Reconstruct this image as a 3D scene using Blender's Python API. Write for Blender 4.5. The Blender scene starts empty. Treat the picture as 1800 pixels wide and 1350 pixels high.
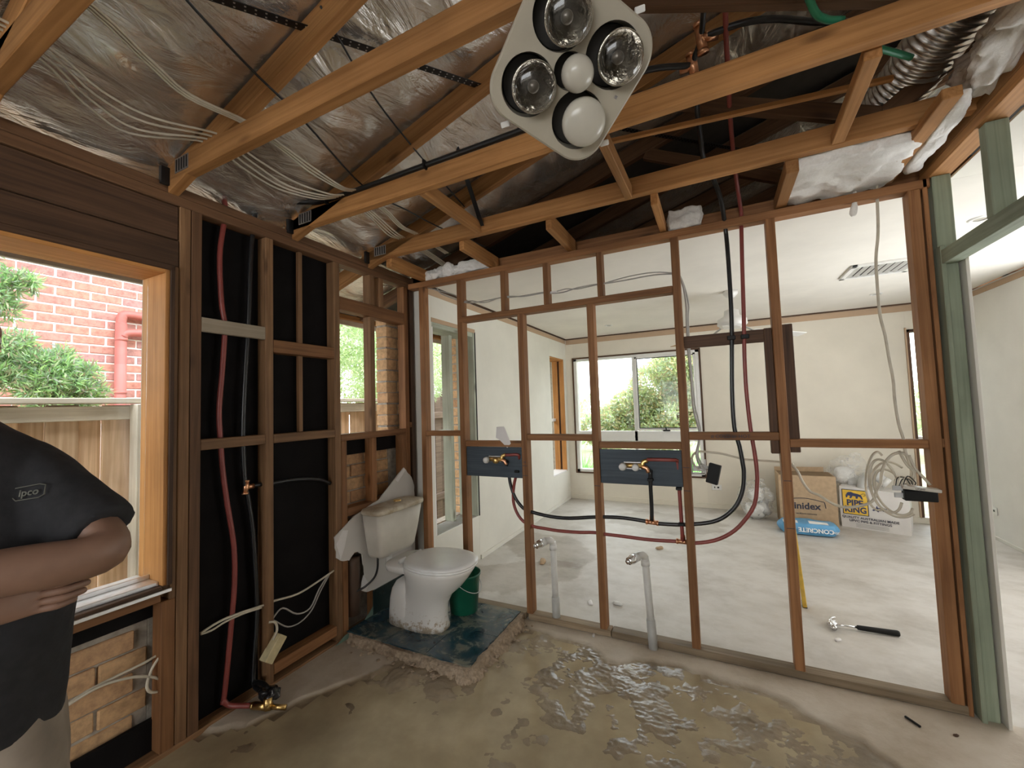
import bpy, bmesh, math, random
import numpy as np
from mathutils import Matrix, Vector, noise

random.seed(11)
rng = np.random.default_rng(5)
SC = bpy.context.scene
COL = SC.collection

# ------------------------------------------------------------------ camera
cam_data = bpy.data.cameras.new('camera')
cam_data.sensor_width = 36.0
cam_data.lens = 14.471
cam_data.clip_start = 0.02
cam = bpy.data.objects.new('camera', cam_data)
COL.objects.link(cam)
cam.matrix_world = Matrix((
    (0.895025, 0.053039, 0.442851, 1.94414),
    (0.444810, -0.033194, -0.895009, -2.52802),
    (-0.032770, 0.998041, -0.053302, 1.41013),
    (0, 0, 0, 1)))
SC.camera = cam

# ------------------------------------------------------------------ sky: even bright overcast
world = bpy.data.worlds.new('overcast_sky')
SC.world = world
world.use_nodes = True
bg = world.node_tree.nodes['Background']
bg.inputs['Color'].default_value = (0.93, 0.97, 1.0, 1)
bg.inputs['Strength'].default_value = 6.5

# ------------------------------------------------------------------ area lights added outside the frame to fill the rooms
def area(name, loc, aim, sx, sy, energy, color):
    l = bpy.data.lights.new(name, 'AREA')
    l.shape = 'RECTANGLE'; l.size = sx; l.size_y = sy
    l.energy = energy; l.color = color
    o = bpy.data.objects.new(name, l); COL.objects.link(o)
    o.location = loc
    o.rotation_euler = (Vector(aim) - Vector(loc)).to_track_quat('-Z', 'Z').to_euler()
    return o
area('added_fill_right', (4.18, 0.95, 1.25), (0.0, 1.6, 0.9), 2.0, 2.1, 20, (0.97, 0.98, 1.0))
area('added_fill_rear', (1.7, -5.6, 1.5), (1.5, 0.0, 1.5), 3.4, 1.9, 34, (1.0, 0.95, 0.88))

# ------------------------------------------------------------------ exposure
SC.view_settings.view_transform = 'Standard'
SC.view_settings.look = 'None'
SC.view_settings.exposure = 0.0
SC.view_settings.gamma = 1.0
SC.view_settings.use_curve_mapping = False
SC.cycles.max_bounces = 10
SC.cycles.transparent_max_bounces = 16
SC.cycles.caustics_reflective = False
SC.cycles.caustics_refractive = False
SC.cycles.sample_clamp_indirect = 6.0

# ------------------------------------------------------------------ helpers
WM = {}                                     # world matrix of every object made here

def put(o, parent=None, M=None):
    M = M if M is not None else Matrix.Identity(4)
    COL.objects.link(o)
    WM[o.name] = M.copy()
    if parent is not None:
        o.parent = parent
        o.matrix_basis = WM[parent.name].inverted() @ M
    else:
        o.matrix_basis = M
    return o

def empty(name, loc=(0, 0, 0), parent=None):
    o = bpy.data.objects.new(name, None)
    o.empty_display_size = 0.05
    return put(o, parent, Matrix.Translation(Vector(loc)))

def tag(o, label, cat, group=None, kind=None):
    if label: o['label'] = label
    if cat: o['category'] = cat
    if group: o['group'] = group
    if kind: o['kind'] = kind
    return o

def structure(o, label=None):
    o['kind'] = 'structure'
    if label: o['label'] = label
    return o

def mesh(name, verts, faces, smooth=False):
    me = bpy.data.meshes.new(name)
    me.from_pydata([tuple(v) for v in verts], [], faces)
    me.update()
    if smooth:
        me.polygons.foreach_set('use_smooth', [True] * len(me.polygons))
    return me

def obj(name, me, mat, parent=None, M=None):
    o = bpy.data.objects.new(name, me)
    if mat is not None and not me.materials:
        me.materials.append(mat)
    return put(o, parent, M)

def cbox_data(X, Y, Z, c):
    """chamfered box with half sizes X, Y, Z"""
    c = min(c, X * .45, Y * .45, Z * .45)
    V, idx = [], {}
    for sx in (-1, 1):
        for sy in (-1, 1):
            for sz in (-1, 1):
                for k in range(3):
                    p = [sx * (X - c), sy * (Y - c), sz * (Z - c)]
                    p[k] = (sx * X, sy * Y, sz * Z)[k]
                    idx[(sx, sy, sz, k)] = len(V); V.append(p)
    F = []
    for k in range(3):
        a, b = [i for i in range(3) if i != k]
        for s in (-1, 1):
            q = []
            for (u, v) in ((-1, -1), (1, -1), (1, 1), (-1, 1)):
                t = [0, 0, 0]; t[k] = s; t[a] = u; t[b] = v
                q.append(idx[(*t, k)])
            F.append(q)
    for k in range(3):
        a, b = [i for i in range(3) if i != k]
        for sa in (-1, 1):
            for sb in (-1, 1):
                t0 = [0, 0, 0]; t0[k] = -1; t0[a] = sa; t0[b] = sb
                t1 = list(t0); t1[k] = 1
                F.append([idx[(*t0, a)], idx[(*t1, a)], idx[(*t1, b)], idx[(*t0, b)]])
    for sx in (-1, 1):
        for sy in (-1, 1):
            for sz in (-1, 1):
                F.append([idx[(sx, sy, sz, k)] for k in range(3)])
    out = []
    for f in F:
        p = [Vector(V[i]) for i in f]
        n = (p[1] - p[0]).cross(p[2] - p[0])
        cen = sum(p, Vector()) / len(p)
        out.append(f if n.dot(cen) > 0 else f[::-1])
    return V, out

def frame_x(d, up=(0, 0, 1)):
    x = Vector(d).normalized(); u = Vector(up)
    if abs(x.dot(u.normalized())) > 0.98: u = Vector((0, 1, 0))
    y = u.cross(x).normalized(); z = x.cross(y)
    return Matrix((x, y, z)).transposed().to_4x4()

def beam(name, parent, a, b, w, h, mat, c=0.003, up=(0, 0, 1)):
    """a squared piece from a to b: w across, h along the up direction; grain runs along local x"""
    a, b = Vector(a), Vector(b)
    L = (b - a).length
    V, F = cbox_data(L / 2, w / 2, h / 2, c)
    M = Matrix.Translation((a + b) / 2) @ frame_x(b - a, up)
    return obj(name, mesh(name, V, F), mat, parent, M)

def box(name, parent, lo, hi, mat, c=0.003):
    lo, hi = Vector(lo), Vector(hi)
    d = hi - lo; m = (lo + hi) / 2
    k = max(range(3), key=lambda i: d[i])
    e = Vector((0, 0, 0)); e[k] = d[k] / 2
    if k == 0: return beam(name, parent, m - e, m + e, d[1], d[2], mat, c)
    if k == 1: return beam(name, parent, m - e, m + e, d[0], d[2], mat, c)
    return beam(name, parent, m - e, m + e, d[0], d[1], mat, c, (0, 1, 0))

def catmull(P, n):
    P = [Vector(p) for p in P]
    if len(P) < 3 or n < 2: return P
    Q = [P[0] * 2 - P[1]] + P + [P[-1] * 2 - P[-2]]
    out = []
    for i in range(1, len(Q) - 2):
        for s in range(n):
            t = s / n
            a, b, c, d = Q[i - 1], Q[i], Q[i + 1], Q[i + 2]
            out.append(.5 * ((2 * b) + (c - a) * t + (2 * a - 5 * b + 4 * c - d) * t * t + (3 * b - a - 3 * c + d) * t ** 3))
    out.append(P[-1])
    return out

def tube_data(pts, r, sides=8, n=4, cap=True):
    pts = catmull(pts, n)
    R = r if callable(r) else (lambda t: r)
    V, F = [], []
    T = []
    for i in range(len(pts)):
        a = pts[max(0, i - 1)]; b = pts[min(len(pts) - 1, i + 1)]
        T.append((b - a).normalized())
    u = Vector((0, 0, 1))
    if abs(T[0].dot(u)) > .9: u = Vector((1, 0, 0))
    u = (u - T[0] * u.dot(T[0])).normalized()
    for i, p in enumerate(pts):
        u = (u - T[i] * u.dot(T[i]))
        u = u.normalized() if u.length > 1e-6 else Vector((1, 0, 0))
        v = T[i].cross(u)
        rr = R(i / max(1, len(pts) - 1))
        for k in range(sides):
            a = 2 * math.pi * k / sides
            V.append(p + (u * math.cos(a) + v * math.sin(a)) * rr)
    for i in range(len(pts) - 1):
        for k in range(sides):
            k2 = (k + 1) % sides
            F.append([i * sides + k, i * sides + k2, (i + 1) * sides + k2, (i + 1) * sides + k])
    if cap:
        F.append(list(range(sides))[::-1])
        F.append([(len(pts) - 1) * sides + k for k in range(sides)])
    return V, F

def tube(name, parent, pts, r, mat, sides=8, n=4):
    V, F = tube_data(pts, r, sides, n)
    c = sum((Vector(v) for v in V), Vector()) / len(V)
    me = mesh(name, [Vector(v) - c for v in V], F, True)
    return obj(name, me, mat, parent, Matrix.Translation(c))

def lathe(name, parent, prof, mat, M, seg=28, smooth=True, caps=True):
    """prof: (radius, height) pairs turned about local z"""
    V, F = [], []
    for r, z in prof:
        for k in range(seg):
            a = 2 * math.pi * k / seg
            V.append((r * math.cos(a), r * math.sin(a), z))
    for i in range(len(prof) - 1):
        for k in range(seg):
            k2 = (k + 1) % seg
            F.append([i * seg + k, i * seg + k2, (i + 1) * seg + k2, (i + 1) * seg + k])
    if caps:
        F.append(list(range(seg))[::-1]); F.append([(len(prof) - 1) * seg + k for k in range(seg)])
    return obj(name, mesh(name, V, F, smooth), mat, parent, M)

def loft_data(rings, cap=True):
    n = len(rings[0]); V = [p for r in rings for p in r]; F = []
    for i in range(len(rings) - 1):
        for k in range(n):
            k2 = (k + 1) % n
            F.append([i * n + k, i * n + k2, (i + 1) * n + k2, (i + 1) * n + k])
    if cap:
        F.append(list(range(n))[::-1]); F.append([(len(rings) - 1) * n + k for k in range(n)])
    return V, F

def ring(cx, cy, z, a, b, e=2.4, n=36, tail=None):
    out = []
    for k in range(n):
        t = 2 * math.pi * k / n
        c, s = math.cos(t), math.sin(t)
        x = a * math.copysign(abs(c) ** (2 / e), c); y = b * math.copysign(abs(s) ** (2 / e), s)
        if tail and x < 0: x *= tail
        out.append((cx + x, cy + y, z))
    return out

def blob(name, parent, M, sx, sy, sz, mat, amp=.12, freq=3.0, sub=4, seed=0, boxy=0.0):
    bm = bmesh.new()
    bmesh.ops.create_icosphere(bm, subdivisions=sub, radius=1)
    for v in bm.verts:
        p = v.co.copy()
        if boxy:
            m = max(abs(p.x), abs(p.y), abs(p.z)); p = p.lerp(p / m, boxy)
        q = Vector((p.x * sx, p.y * sy, p.z * sz))
        s = noise.fractal(q * freq * 4 + Vector((seed, seed * 1.7, 3)), 1.0, 2.0, 4)
        v.co = q + v.co.normalized() * s * amp * min(sx, sy, sz) * 1.6
    me = bpy.data.meshes.new(name); bm.to_mesh(me); bm.free()
    me.polygons.foreach_set('use_smooth', [True] * len(me.polygons))
    return obj(name, me, mat, parent, M)

def text(name, parent, body, size, mat, M, depth=.0006, align='CENTER', bold=0.0, sx=1.0):
    cu = bpy.data.curves.new('lettering', 'FONT')
    cu.body = body; cu.size = size; cu.align_x = align; cu.align_y = 'CENTER'
    cu.extrude = depth; cu.offset = bold; cu.resolution_u = 3
    t = bpy.data.objects.new('lettering', cu); COL.objects.link(t)
    bpy.context.view_layer.update()
    me = bpy.data.meshes.new_from_object(t.evaluated_get(bpy.context.evaluated_depsgraph_get()))
    bpy.data.objects.remove(t)
    me.materials.clear()
    return obj(name, me, mat, parent, M @ Matrix.Diagonal((sx, 1, 1, 1)))

def plane_M(origin, right, up):
    x = Vector(right).normalized(); u = Vector(up); z = x.cross(u).normalized(); y = z.cross(x)
    return Matrix.Translation(Vector(origin)) @ Matrix((x, y, z)).transposed().to_4x4()

def slab(name, parent, poly, thick, mat, M):
    """flat polygon (local xy, counter-clockwise) given a thickness along local -z"""
    n = len(poly)
    V = [(x, y, 0) for x, y in poly] + [(x, y, -thick) for x, y in poly]
    F = [list(range(n)), [n + k for k in range(n)][::-1]]
    for k in range(n):
        k2 = (k + 1) % n
        F.append([k, n + k, n + k2, k2])
    return obj(name, mesh(name, V, F), mat, parent, M)

# ------------------------------------------------------------------ materials
def new_mat(name):
    m = bpy.data.materials.new(name); m.use_nodes = True
    nt = m.node_tree
    return m, nt, nt.nodes['Principled BSDF']

def N(nt, t, **kw):
    n = nt.nodes.new(t)
    for k, v in kw.items():
        if k in n.inputs: n.inputs[k].default_value = v
        else: setattr(n, k, v)
    return n

def ramp(nt, fac, stops):
    r = nt.nodes.new('ShaderNodeValToRGB')
    el = r.color_ramp.elements
    while len(el) < len(stops): el.new(.5)
    for e, (p, c) in zip(el, stops):
        e.position = p; e.color = (*c, 1) if len(c) == 3 else c
    nt.links.new(fac, r.inputs['Fac'])
    return r

def plain(name, col, rough=.5, metal=0.0, vary=.12, scale=14, bump=.0, spec=.5):
    """one colour with a little procedural mottling"""
    m, nt, p = new_mat(name)
    tc = N(nt, 'ShaderNodeTexCoord')
    no = N(nt, 'ShaderNodeTexNoise', Scale=scale, Detail=5.0)
    nt.links.new(tc.outputs['Object'], no.inputs['Vector'])
    c0 = tuple(max(0, x * (1 - vary)) for x in col); c1 = tuple(min(1, x * (1 + vary)) for x in col)
    r = ramp(nt, no.outputs['Fac'], [(.3, c0), (.7, c1)])
    nt.links.new(r.outputs['Color'], p.inputs['Base Color'])
    p.inputs['Roughness'].default_value = rough
    p.inputs['Metallic'].default_value = metal
    p.inputs['Specular IOR Level'].default_value = spec
    if bump:
        b = N(nt, 'ShaderNodeBump', Strength=bump, Distance=.01)
        nt.links.new(no.outputs['Fac'], b.inputs['Height'])
        nt.links.new(b.outputs['Normal'], p.inputs['Normal'])
    return m

def wood(name, light, dark, rough=.62, knots=True, spread=.22, grain=1.0, dirt=None):
    m, nt, p = new_mat(name)
    L = nt.links.new
    tc = N(nt, 'ShaderNodeTexCoord'); oi = N(nt, 'ShaderNodeObjectInfo')
    off = N(nt, 'ShaderNodeVectorMath', operation='SCALE'); off.inputs[0].default_value = (13.1, 7.7, 9.3)
    L(oi.outputs['Random'], off.inputs['Scale'])
    add = N(nt, 'ShaderNodeVectorMath', operation='ADD')
    L(tc.outputs['Object'], add.inputs[0]); L(off.outputs[0], add.inputs[1])
    mp = N(nt, 'ShaderNodeMapping'); mp.inputs['Scale'].default_value = (.9 * grain, 26 * grain, 26 * grain)
    L(add.outputs[0], mp.inputs['Vector'])
    n1 = N(nt, 'ShaderNodeTexNoise', Scale=2.2, Detail=7.0, Distortion=.7)
    L(mp.outputs[0], n1.inputs['Vector'])
    r = ramp(nt, n1.outputs['Fac'], [(.28, dark), (.5, tuple((a + b) / 2 for a, b in zip(light, dark))), (.72, light)])
    col = r.outputs['Color']
    if knots:
        mk = N(nt, 'ShaderNodeMapping'); mk.inputs['Scale'].default_value = (2.3, 7, 7)
        L(add.outputs[0], mk.inputs['Vector'])
        vo = N(nt, 'ShaderNodeTexVoronoi', Scale=1.0)
        L(mk.outputs[0], vo.inputs['Vector'])
        kr = ramp(nt, vo.outputs['Distance'], [(.05, (.33, .3, .28)), (.14, (1, 1, 1))])
        mx = N(nt, 'ShaderNodeMixRGB', blend_type='MULTIPLY', Fac=.8)
        L(col, mx.inputs[1]); L(kr.outputs['Color'], mx.inputs[2]); col = mx.outputs[0]
    n2 = N(nt, 'ShaderNodeTexNoise', Scale=3.0, Detail=4.0)
    L(add.outputs[0], n2.inputs['Vector'])
    br = ramp(nt, n2.outputs['Fac'], [(.25, (.72, .7, .68)), (.7, (1.08, 1.06, 1.04))])
    m2 = N(nt, 'ShaderNodeMixRGB', blend_type='MULTIPLY', Fac=1.0)
    L(col, m2.inputs[1]); L(br.outputs['Color'], m2.inputs[2])
    hs = N(nt, 'ShaderNodeHueSaturation')
    mr = N(nt, 'ShaderNodeMapRange'); mr.inputs['To Min'].default_value = 1 - spread; mr.inputs['To Max'].default_value = 1 + spread
    L(oi.outputs['Random'], mr.inputs['Value']); L(mr.outputs[0], hs.inputs['Value']); L(m2.outputs[0], hs.inputs['Color'])
    L(hs.outputs['Color'], p.inputs['Base Color'])
    p.inputs['Roughness'].default_value = rough
    p.inputs['Specular IOR Level'].default_value = .3
    b = N(nt, 'ShaderNodeBump', Strength=.25, Distance=.004)
    L(n1.outputs['Fac'], b.inputs['Height']); L(b.outputs['Normal'], p.inputs['Normal'])
    return m

def metal(name, col, rough):
    return plain(name, col, rough, 1.0, .08, 30)

PINE = wood('pine_truss', (.52, .262, .098), (.32, .146, .048))
STUD = wood('stud_brown', (.36, .175, .075), (.2, .088, .035))
STUD_OLD = wood('stud_weathered', (.32, .18, .09), (.17, .09, .044))
PLATE_DIRTY = wood('cement_stained_plate', (.36, .28, .19), (.2, .145, .09), knots=False)
DARKWOOD = wood('dark_hardwood', (.13, .07, .04), (.055, .03, .018))
SHADED_TIMBER = wood('shaded_timber', (.19, .10, .052), (.095, .048, .024))  # stud browns darkened to hold shade on backlit plates and roof-void timbers
GREY_PLANK = wood('grey_plank', (.42, .36, .28), (.28, .23, .17))
ORANGE = wood('orange_reveal', (.62, .3, .1), (.44, .19, .055), knots=False)
GREEN_WOOD = wood('green_treated', (.37, .42, .32), (.25, .30, .22), knots=True, spread=.08)
GREEN_PALE = wood('pale_green_treated', (.52, .56, .47), (.38, .42, .34), spread=.1)
BLUE_BOARD = wood('blue_board', (.085, .11, .135), (.045, .06, .08), knots=False, spread=.1)
FENCE_W = wood('fence_paling', (.86, .62, .42), (.50, .31, .17), spread=.24, grain=.55)
FENCE_RAIL = wood('fence_rail', (.76, .70, .60), (.58, .51, .41), spread=.12)
FENCE_GREY = wood('grey_paling', (.36, .27, .21), (.2, .145, .11), spread=.22)
PAPER_BLACK = plain('building_paper', (.007, .006, .006), .8, 0, .3, 9, 0, .15)
BLACK_PIPE = plain('black_pipe', (.012, .012, .013), .32)
RED_PIPE = plain('red_pipe', (.26, .055, .045), .38)
GREEN_HOSE = plain('green_hose', (.03, .25, .13), .4)
WHITE_CABLE = plain('white_cable', (.62, .56, .45), .5)
GREY_CABLE = plain('grey_cable', (.42, .4, .37), .45)
BLACK_CABLE = plain('black_cable', (.015, .015, .015), .45)
BRASS = metal('brass', (.72, .5, .2), .28)
COPPER = metal('copper', (.72, .38, .22), .3)
CHROME = metal('chrome', (.75, .75, .76), .12)
STEEL = metal('galvanised_steel', (.5, .5, .5), .42)
BLACK_STEEL = plain('black_strap', (.03, .03, .032), .4, .6)
ALU = metal('aluminium', (.82, .83, .85), .35)
PVC = plain('pvc_pipe', (.68, .67, .64), .3)
PVC_GREY = plain('pvc_socket', (.5, .5, .48), .4)
CERAMIC = plain('ceramic', (.80, .78, .74), .1, 0, .03, 6)
PLASTIC_WHITE = plain('white_plastic', (.74, .73, .7), .28, 0, .03)
SEAT_WHITE = plain('seat_plastic', (.88, .87, .85), .3, 0, .02)
CREAM_PLASTIC = plain('cream_plastic', (.64, .595, .52), .38, 0, .05)
BLACK_PLASTIC = plain('black_plastic', (.010, .010, .010), .5, 0, .1, 14, 0, .25)
GREEN_PLASTIC = plain('green_bucket', (.012, .13, .075), .35)
YELLOW = plain('yellow_level', (.72, .45, .05), .35)
CARD = plain('cardboard', (.44, .31, .19), .8, 0, .1, 30)
BAG_WHITE = plain('printed_sack', (.72, .69, .66), .45, 0, .05, 8, .15)
INK = plain('dark_ink', (.03, .03, .05), .6)
INK_BLUE = plain('blue_ink', (.04, .05, .13), .6)
INK_YELLOW = plain('yellow_print', (.85, .55, .07), .5)
SKY_BLUE = plain('blue_sack', (.12, .36, .62), .4, 0, .12, 10, .2)
PRINT_WHITE = plain('white_print', (.85, .86, .86), .5)
TAN = plain('tan_wood', (.5, .3, .14), .5)
GREY_BOX = plain('grey_steel_box', (.42, .4, .38), .4, .3)
OFFCUT = plain('pale_offcut', (.66, .56, .33), .7, 0, .15, 25)
PAPER_W = plain('white_card', (.8, .77, .76), .6, 0, .03)
MEMBRANE = plain('green_membrane', (.20, .30, .24), .5, 0, .2, 12)
REDPAINT = plain('red_downpipe', (.50, .15, .13), .45, 0, .06)
SKIN = plain('skin', (.235, .132, .09), .5, 0, .1, 18)
SHIRT = plain('black_shirt', (.014, .014, .017), .85, 0, .3, 40, .2)
TROUSER = plain('grey_trousers', (.25, .205, .165), .85, 0, .35, 7, .3)
HAIR = plain('dark_hair', (.03, .02, .015), .6)
SOFFIT = plain('fascia_paint', (.5, .42, .34), .6)
ROOF = plain('roof_tile', (.05, .045, .04), .9)
DARK_PANEL = plain('void_shade', (.018, .016, .015), .9)  # near black, painting in the darkness of the deep roof void

def plaster_mat(name, col, stain):
    m, nt, p = new_mat(name); L = nt.links.new
    tc = N(nt, 'ShaderNodeTexCoord')
    n1 = N(nt, 'ShaderNodeTexNoise', Scale=1.7, Detail=7.0, Roughness=.6); L(tc.outputs['Object'], n1.inputs['Vector'])
    r1 = ramp(nt, n1.outputs['Fac'], [(.3, tuple(c * .9 for c in col)), (.62, col), (.85, tuple(min(1, c * 1.04) for c in col))])
    n2 = N(nt, 'ShaderNodeTexNoise', Scale=9.0, Detail=8.0, Roughness=.7); L(tc.outputs['Object'], n2.inputs['Vector'])
    r2 = ramp(nt, n2.outputs['Fac'], [(.68, (0, 0, 0)), (.76, (1, 1, 1))])
    mx = N(nt, 'ShaderNodeMixRGB'); mf = N(nt, 'ShaderNodeMath', operation='MULTIPLY'); mf.inputs[1].default_value = .35
    L(r2.outputs['Color'], mf.inputs[0]); L(mf.outputs[0], mx.inputs['Fac'])
    L(r1.outputs['Color'], mx.inputs[1]); mx.inputs[2].default_value = (*stain, 1)
    L(mx.outputs[0], p.inputs['Base Color']); p.inputs['Roughness'].default_value = .85
    p.inputs['Specular IOR Level'].default_value = .2
    return m
PLASTER = plaster_mat('old_wall_paint', (.78, .76, .69), (.55, .45, .34))
PLASTER_WARM = plaster_mat('cream_wall_paint', (.76, .705, .60), (.60, .51, .40))
WALL_WHITE = plaster_mat('white_wall_paint', (.82, .80, .75), (.7, .64, .55))
CEILING_P = plaster_mat('ceiling_paint', (.82, .78, .71), (.7, .64, .56))
PAPER_EDGE = plaster_mat('bare_plaster_strip', (.52, .37, .25), (.72, .62, .5))
PLASTER_RAW = plaster_mat('torn_plasterboard', (.66, .63, .6), (.5, .42, .36))

def brick_mat(name, a, b, c, rough=.85):
    m, nt, p = new_mat(name); L = nt.links.new
    tc = N(nt, 'ShaderNodeTexCoord'); oi = N(nt, 'ShaderNodeObjectInfo')
    r0 = ramp(nt, oi.outputs['Random'], [(0, a), (.5, b), (1, c)])
    off = N(nt, 'ShaderNodeVectorMath', operation='SCALE'); off.inputs[0].default_value = (31, 17, 23)
    L(oi.outputs['Random'], off.inputs['Scale'])
    add = N(nt, 'ShaderNodeVectorMath', operation='ADD'); L(tc.outputs['Object'], add.inputs[0]); L(off.outputs[0], add.inputs[1])
    n1 = N(nt, 'ShaderNodeTexNoise', Scale=22.0, Detail=8.0, Roughness=.7); L(add.outputs[0], n1.inputs['Vector'])
    r1 = ramp(nt, n1.outputs['Fac'], [(.3, (.6, .58, .58)), (.55, (1, 1, 1)), (.75, (1.25, 1.2, 1.15))])
    mx = N(nt, 'ShaderNodeMixRGB', blend_type='MULTIPLY', Fac=1.0)
    L(r0.outputs['Color'], mx.inputs[1]); L(r1.outputs['Color'], mx.inputs[2])
    L(mx.outputs[0], p.inputs['Base Color']); p.inputs['Roughness'].default_value = rough
    b = N(nt, 'ShaderNodeBump', Strength=.5, Distance=.006); L(n1.outputs['Fac'], b.inputs['Height']); L(b.outputs['Normal'], p.inputs['Normal'])
    return m
BRICK_RED = brick_mat('red_brick', (.58, .27, .23), (.66, .30, .23), (.50, .27, .26))
BRICK_TAN = brick_mat('tan_brick', (.60, .37, .19), (.68, .44, .24), (.55, .32, .17))
MORTAR_W = plain('white_mortar', (.88, .85, .82), .9, 0, .08, 40, .3)
MORTAR_D = plain('grey_mortar', (.40, .35, .29), .95, 0, .25, 30, .4)

def concrete(name, base, dark, puddles=()):
    m, nt, p = new_mat(name); L = nt.links.new
    tc = N(nt, 'ShaderNodeNewGeometry')
    n1 = N(nt, 'ShaderNodeTexNoise', Scale=1.6, Detail=9.0, Roughness=.62); L(tc.outputs['Position'], n1.inputs['Vector'])
    mp = N(nt, 'ShaderNodeMapping'); mp.inputs['Scale'].default_value = (4.5, 7, 1); mp.inputs['Rotation'].default_value = (0, 0, .9)
    L(tc.outputs['Position'], mp.inputs['Vector'])
    n2 = N(nt, 'ShaderNodeTexNoise', Scale=1.0, Detail=7.0, Roughness=.7); L(mp.outputs[0], n2.inputs['Vector'])
    r1 = ramp(nt, n1.outputs['Fac'], [(.3, dark), (.5, base), (.75, tuple(min(1, c * 1.1) for c in base))])
    r2 = ramp(nt, n2.outputs['Fac'], [(.3, (.86, .84, .81)), (.55, (1, 1, 1)), (.8, (1.04, 1.04, 1.04))])
    mx = N(nt, 'ShaderNodeMixRGB', blend_type='MULTIPLY', Fac=1.0); L(r1.outputs['Color'], mx.inputs[1]); L(r2.outputs['Color'], mx.inputs[2])
    col = mx.outputs[0]; rough = None
    for (px, py, ax, ay, rot) in puddles:             # old damp patches soaked into the slab
        q = N(nt, 'ShaderNodeMapping', vector_type='TEXTURE')
        q.inputs['Location'].default_value = (px, py, 0); q.inputs['Scale'].default_value = (ax, ay, 1); q.inputs['Rotation'].default_value = (0, 0, rot)
        L(tc.outputs['Position'], q.inputs['Vector'])
        ln = N(nt, 'ShaderNodeVectorMath', operation='LENGTH')
        flat = N(nt, 'ShaderNodeVectorMath', operation='MULTIPLY'); flat.inputs[1].default_value = (1, 1, 0)
        L(q.outputs[0], flat.inputs[0]); L(flat.outputs[0], ln.inputs[0])
        s = N(nt, 'ShaderNodeMath', operation='MULTIPLY_ADD'); s.inputs[1].default_value = 1.0
        sc = N(nt, 'ShaderNodeMath', operation='MULTIPLY_ADD'); sc.inputs[1].default_value = 1.6; sc.inputs[2].default_value = -.8
        L(n1.outputs['Fac'], sc.inputs[0]); L(ln.outputs['Value'], s.inputs[0]); L(sc.outputs[0], s.inputs[2])
        rr = ramp(nt, s.outputs[0], [(.90, (.79, .765, .73)), (1.0, (1, 1, 1))])
        m3 = N(nt, 'ShaderNodeMixRGB', blend_type='MULTIPLY', Fac=1.0); L(col, m3.inputs[1]); L(rr.outputs['Color'], m3.inputs[2]); col = m3.outputs[0]
    L(col, p.inputs['Base Color']); p.inputs['Roughness'].default_value = .55
    p.inputs['Specular IOR Level'].default_value = .35
    b = N(nt, 'ShaderNodeBump', Strength=.2, Distance=.01); L(n2.outputs['Fac'], b.inputs['Height']); L(b.outputs['Normal'], p.inputs['Normal'])
    return m
SLAB = concrete('bare_concrete', (.60, .57, .53), (.43, .395, .35),
                ((1.35, 2.65, .75, .42, .1), (.35, 1.35, .55, .38, -.4), (.35, .6, .55, .3, .6)))

def mud_mat():
    """wet slurry and drier cement floor; the wet share is stored on the mesh as the attribute 'wet'"""
    m, nt, p = new_mat('muddy_cement'); L = nt.links.new
    tc = N(nt, 'ShaderNodeTexCoord'); at = N(nt, 'ShaderNodeAttribute', attribute_name='wet')
    n1 = N(nt, 'ShaderNodeTexNoise', Scale=3.0, Detail=9.0, Roughness=.65); L(tc.outputs['Object'], n1.inputs['Vector'])
    n2 = N(nt, 'ShaderNodeTexNoise', Scale=38.0, Detail=6.0, Roughness=.65); L(tc.outputs['Object'], n2.inputs['Vector'])
    dry = ramp(nt, n1.outputs['Fac'], [(.3, (.42, .335, .24)), (.5, (.56, .48, .385)), (.7, (.64, .57, .48))])
    wet = ramp(nt, n1.outputs['Fac'], [(.3, (.17, .127, .082)), (.52, (.29, .225, .15)), (.72, (.41, .33, .225))])
    mx = N(nt, 'ShaderNodeMixRGB'); L(at.outputs['Fac'], mx.inputs['Fac']); L(dry.outputs['Color'], mx.inputs[1]); L(wet.outputs['Color'], mx.inputs[2])
    ah = N(nt, 'ShaderNodeAttribute', attribute_name='hall'); mh = N(nt, 'ShaderNodeMixRGB'); L(ah.outputs['Fac'], mh.inputs['Fac']); L(mx.outputs[0], mh.inputs[1]); mh.inputs[2].default_value = (.585, .555, .515, 1); mx = mh
    L(mx.outputs[0], p.inputs['Base Color'])
    mr = N(nt, 'ShaderNodeMapRange'); mr.inputs['To Min'].default_value = .75; mr.inputs['To Max'].default_value = .09
    L(at.outputs['Fac'], mr.inputs['Value']); L(mr.outputs[0], p.inputs['Roughness'])
    b = N(nt, 'ShaderNodeBump', Strength=.35, Distance=.008); L(n2.outputs['Fac'], b.inputs['Height']); L(b.outputs['Normal'], p.inputs['Normal'])
    return m
MUD = mud_mat()

def water_mat():
    m, nt, p = new_mat('muddy_water'); L = nt.links.new
    tc = N(nt, 'ShaderNodeTexCoord')
    n1 = N(nt, 'ShaderNodeTexNoise', Scale=2.6, Detail=8.0, Roughness=.6); L(tc.outputs['Object'], n1.inputs['Vector'])
    r = ramp(nt, n1.outputs['Fac'], [(.3, (.30, .235, .15)), (.5, (.41, .33, .21)), (.7, (.53, .435, .28))])
    L(r.outputs['Color'], p.inputs['Base Color'])
    p.inputs['Roughness'].default_value = .04; p.inputs['IOR'].default_value = 1.33
    n2 = N(nt, 'ShaderNodeTexNoise', Scale=9.0, Detail=2.0); L(tc.outputs['Object'], n2.inputs['Vector'])
    b = N(nt, 'ShaderNodeBump', Strength=.06, Distance=.01); L(n2.outputs['Fac'], b.inputs['Height']); L(b.outputs['Normal'], p.inputs['Normal'])
    return m
WATER = water_mat()

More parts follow.
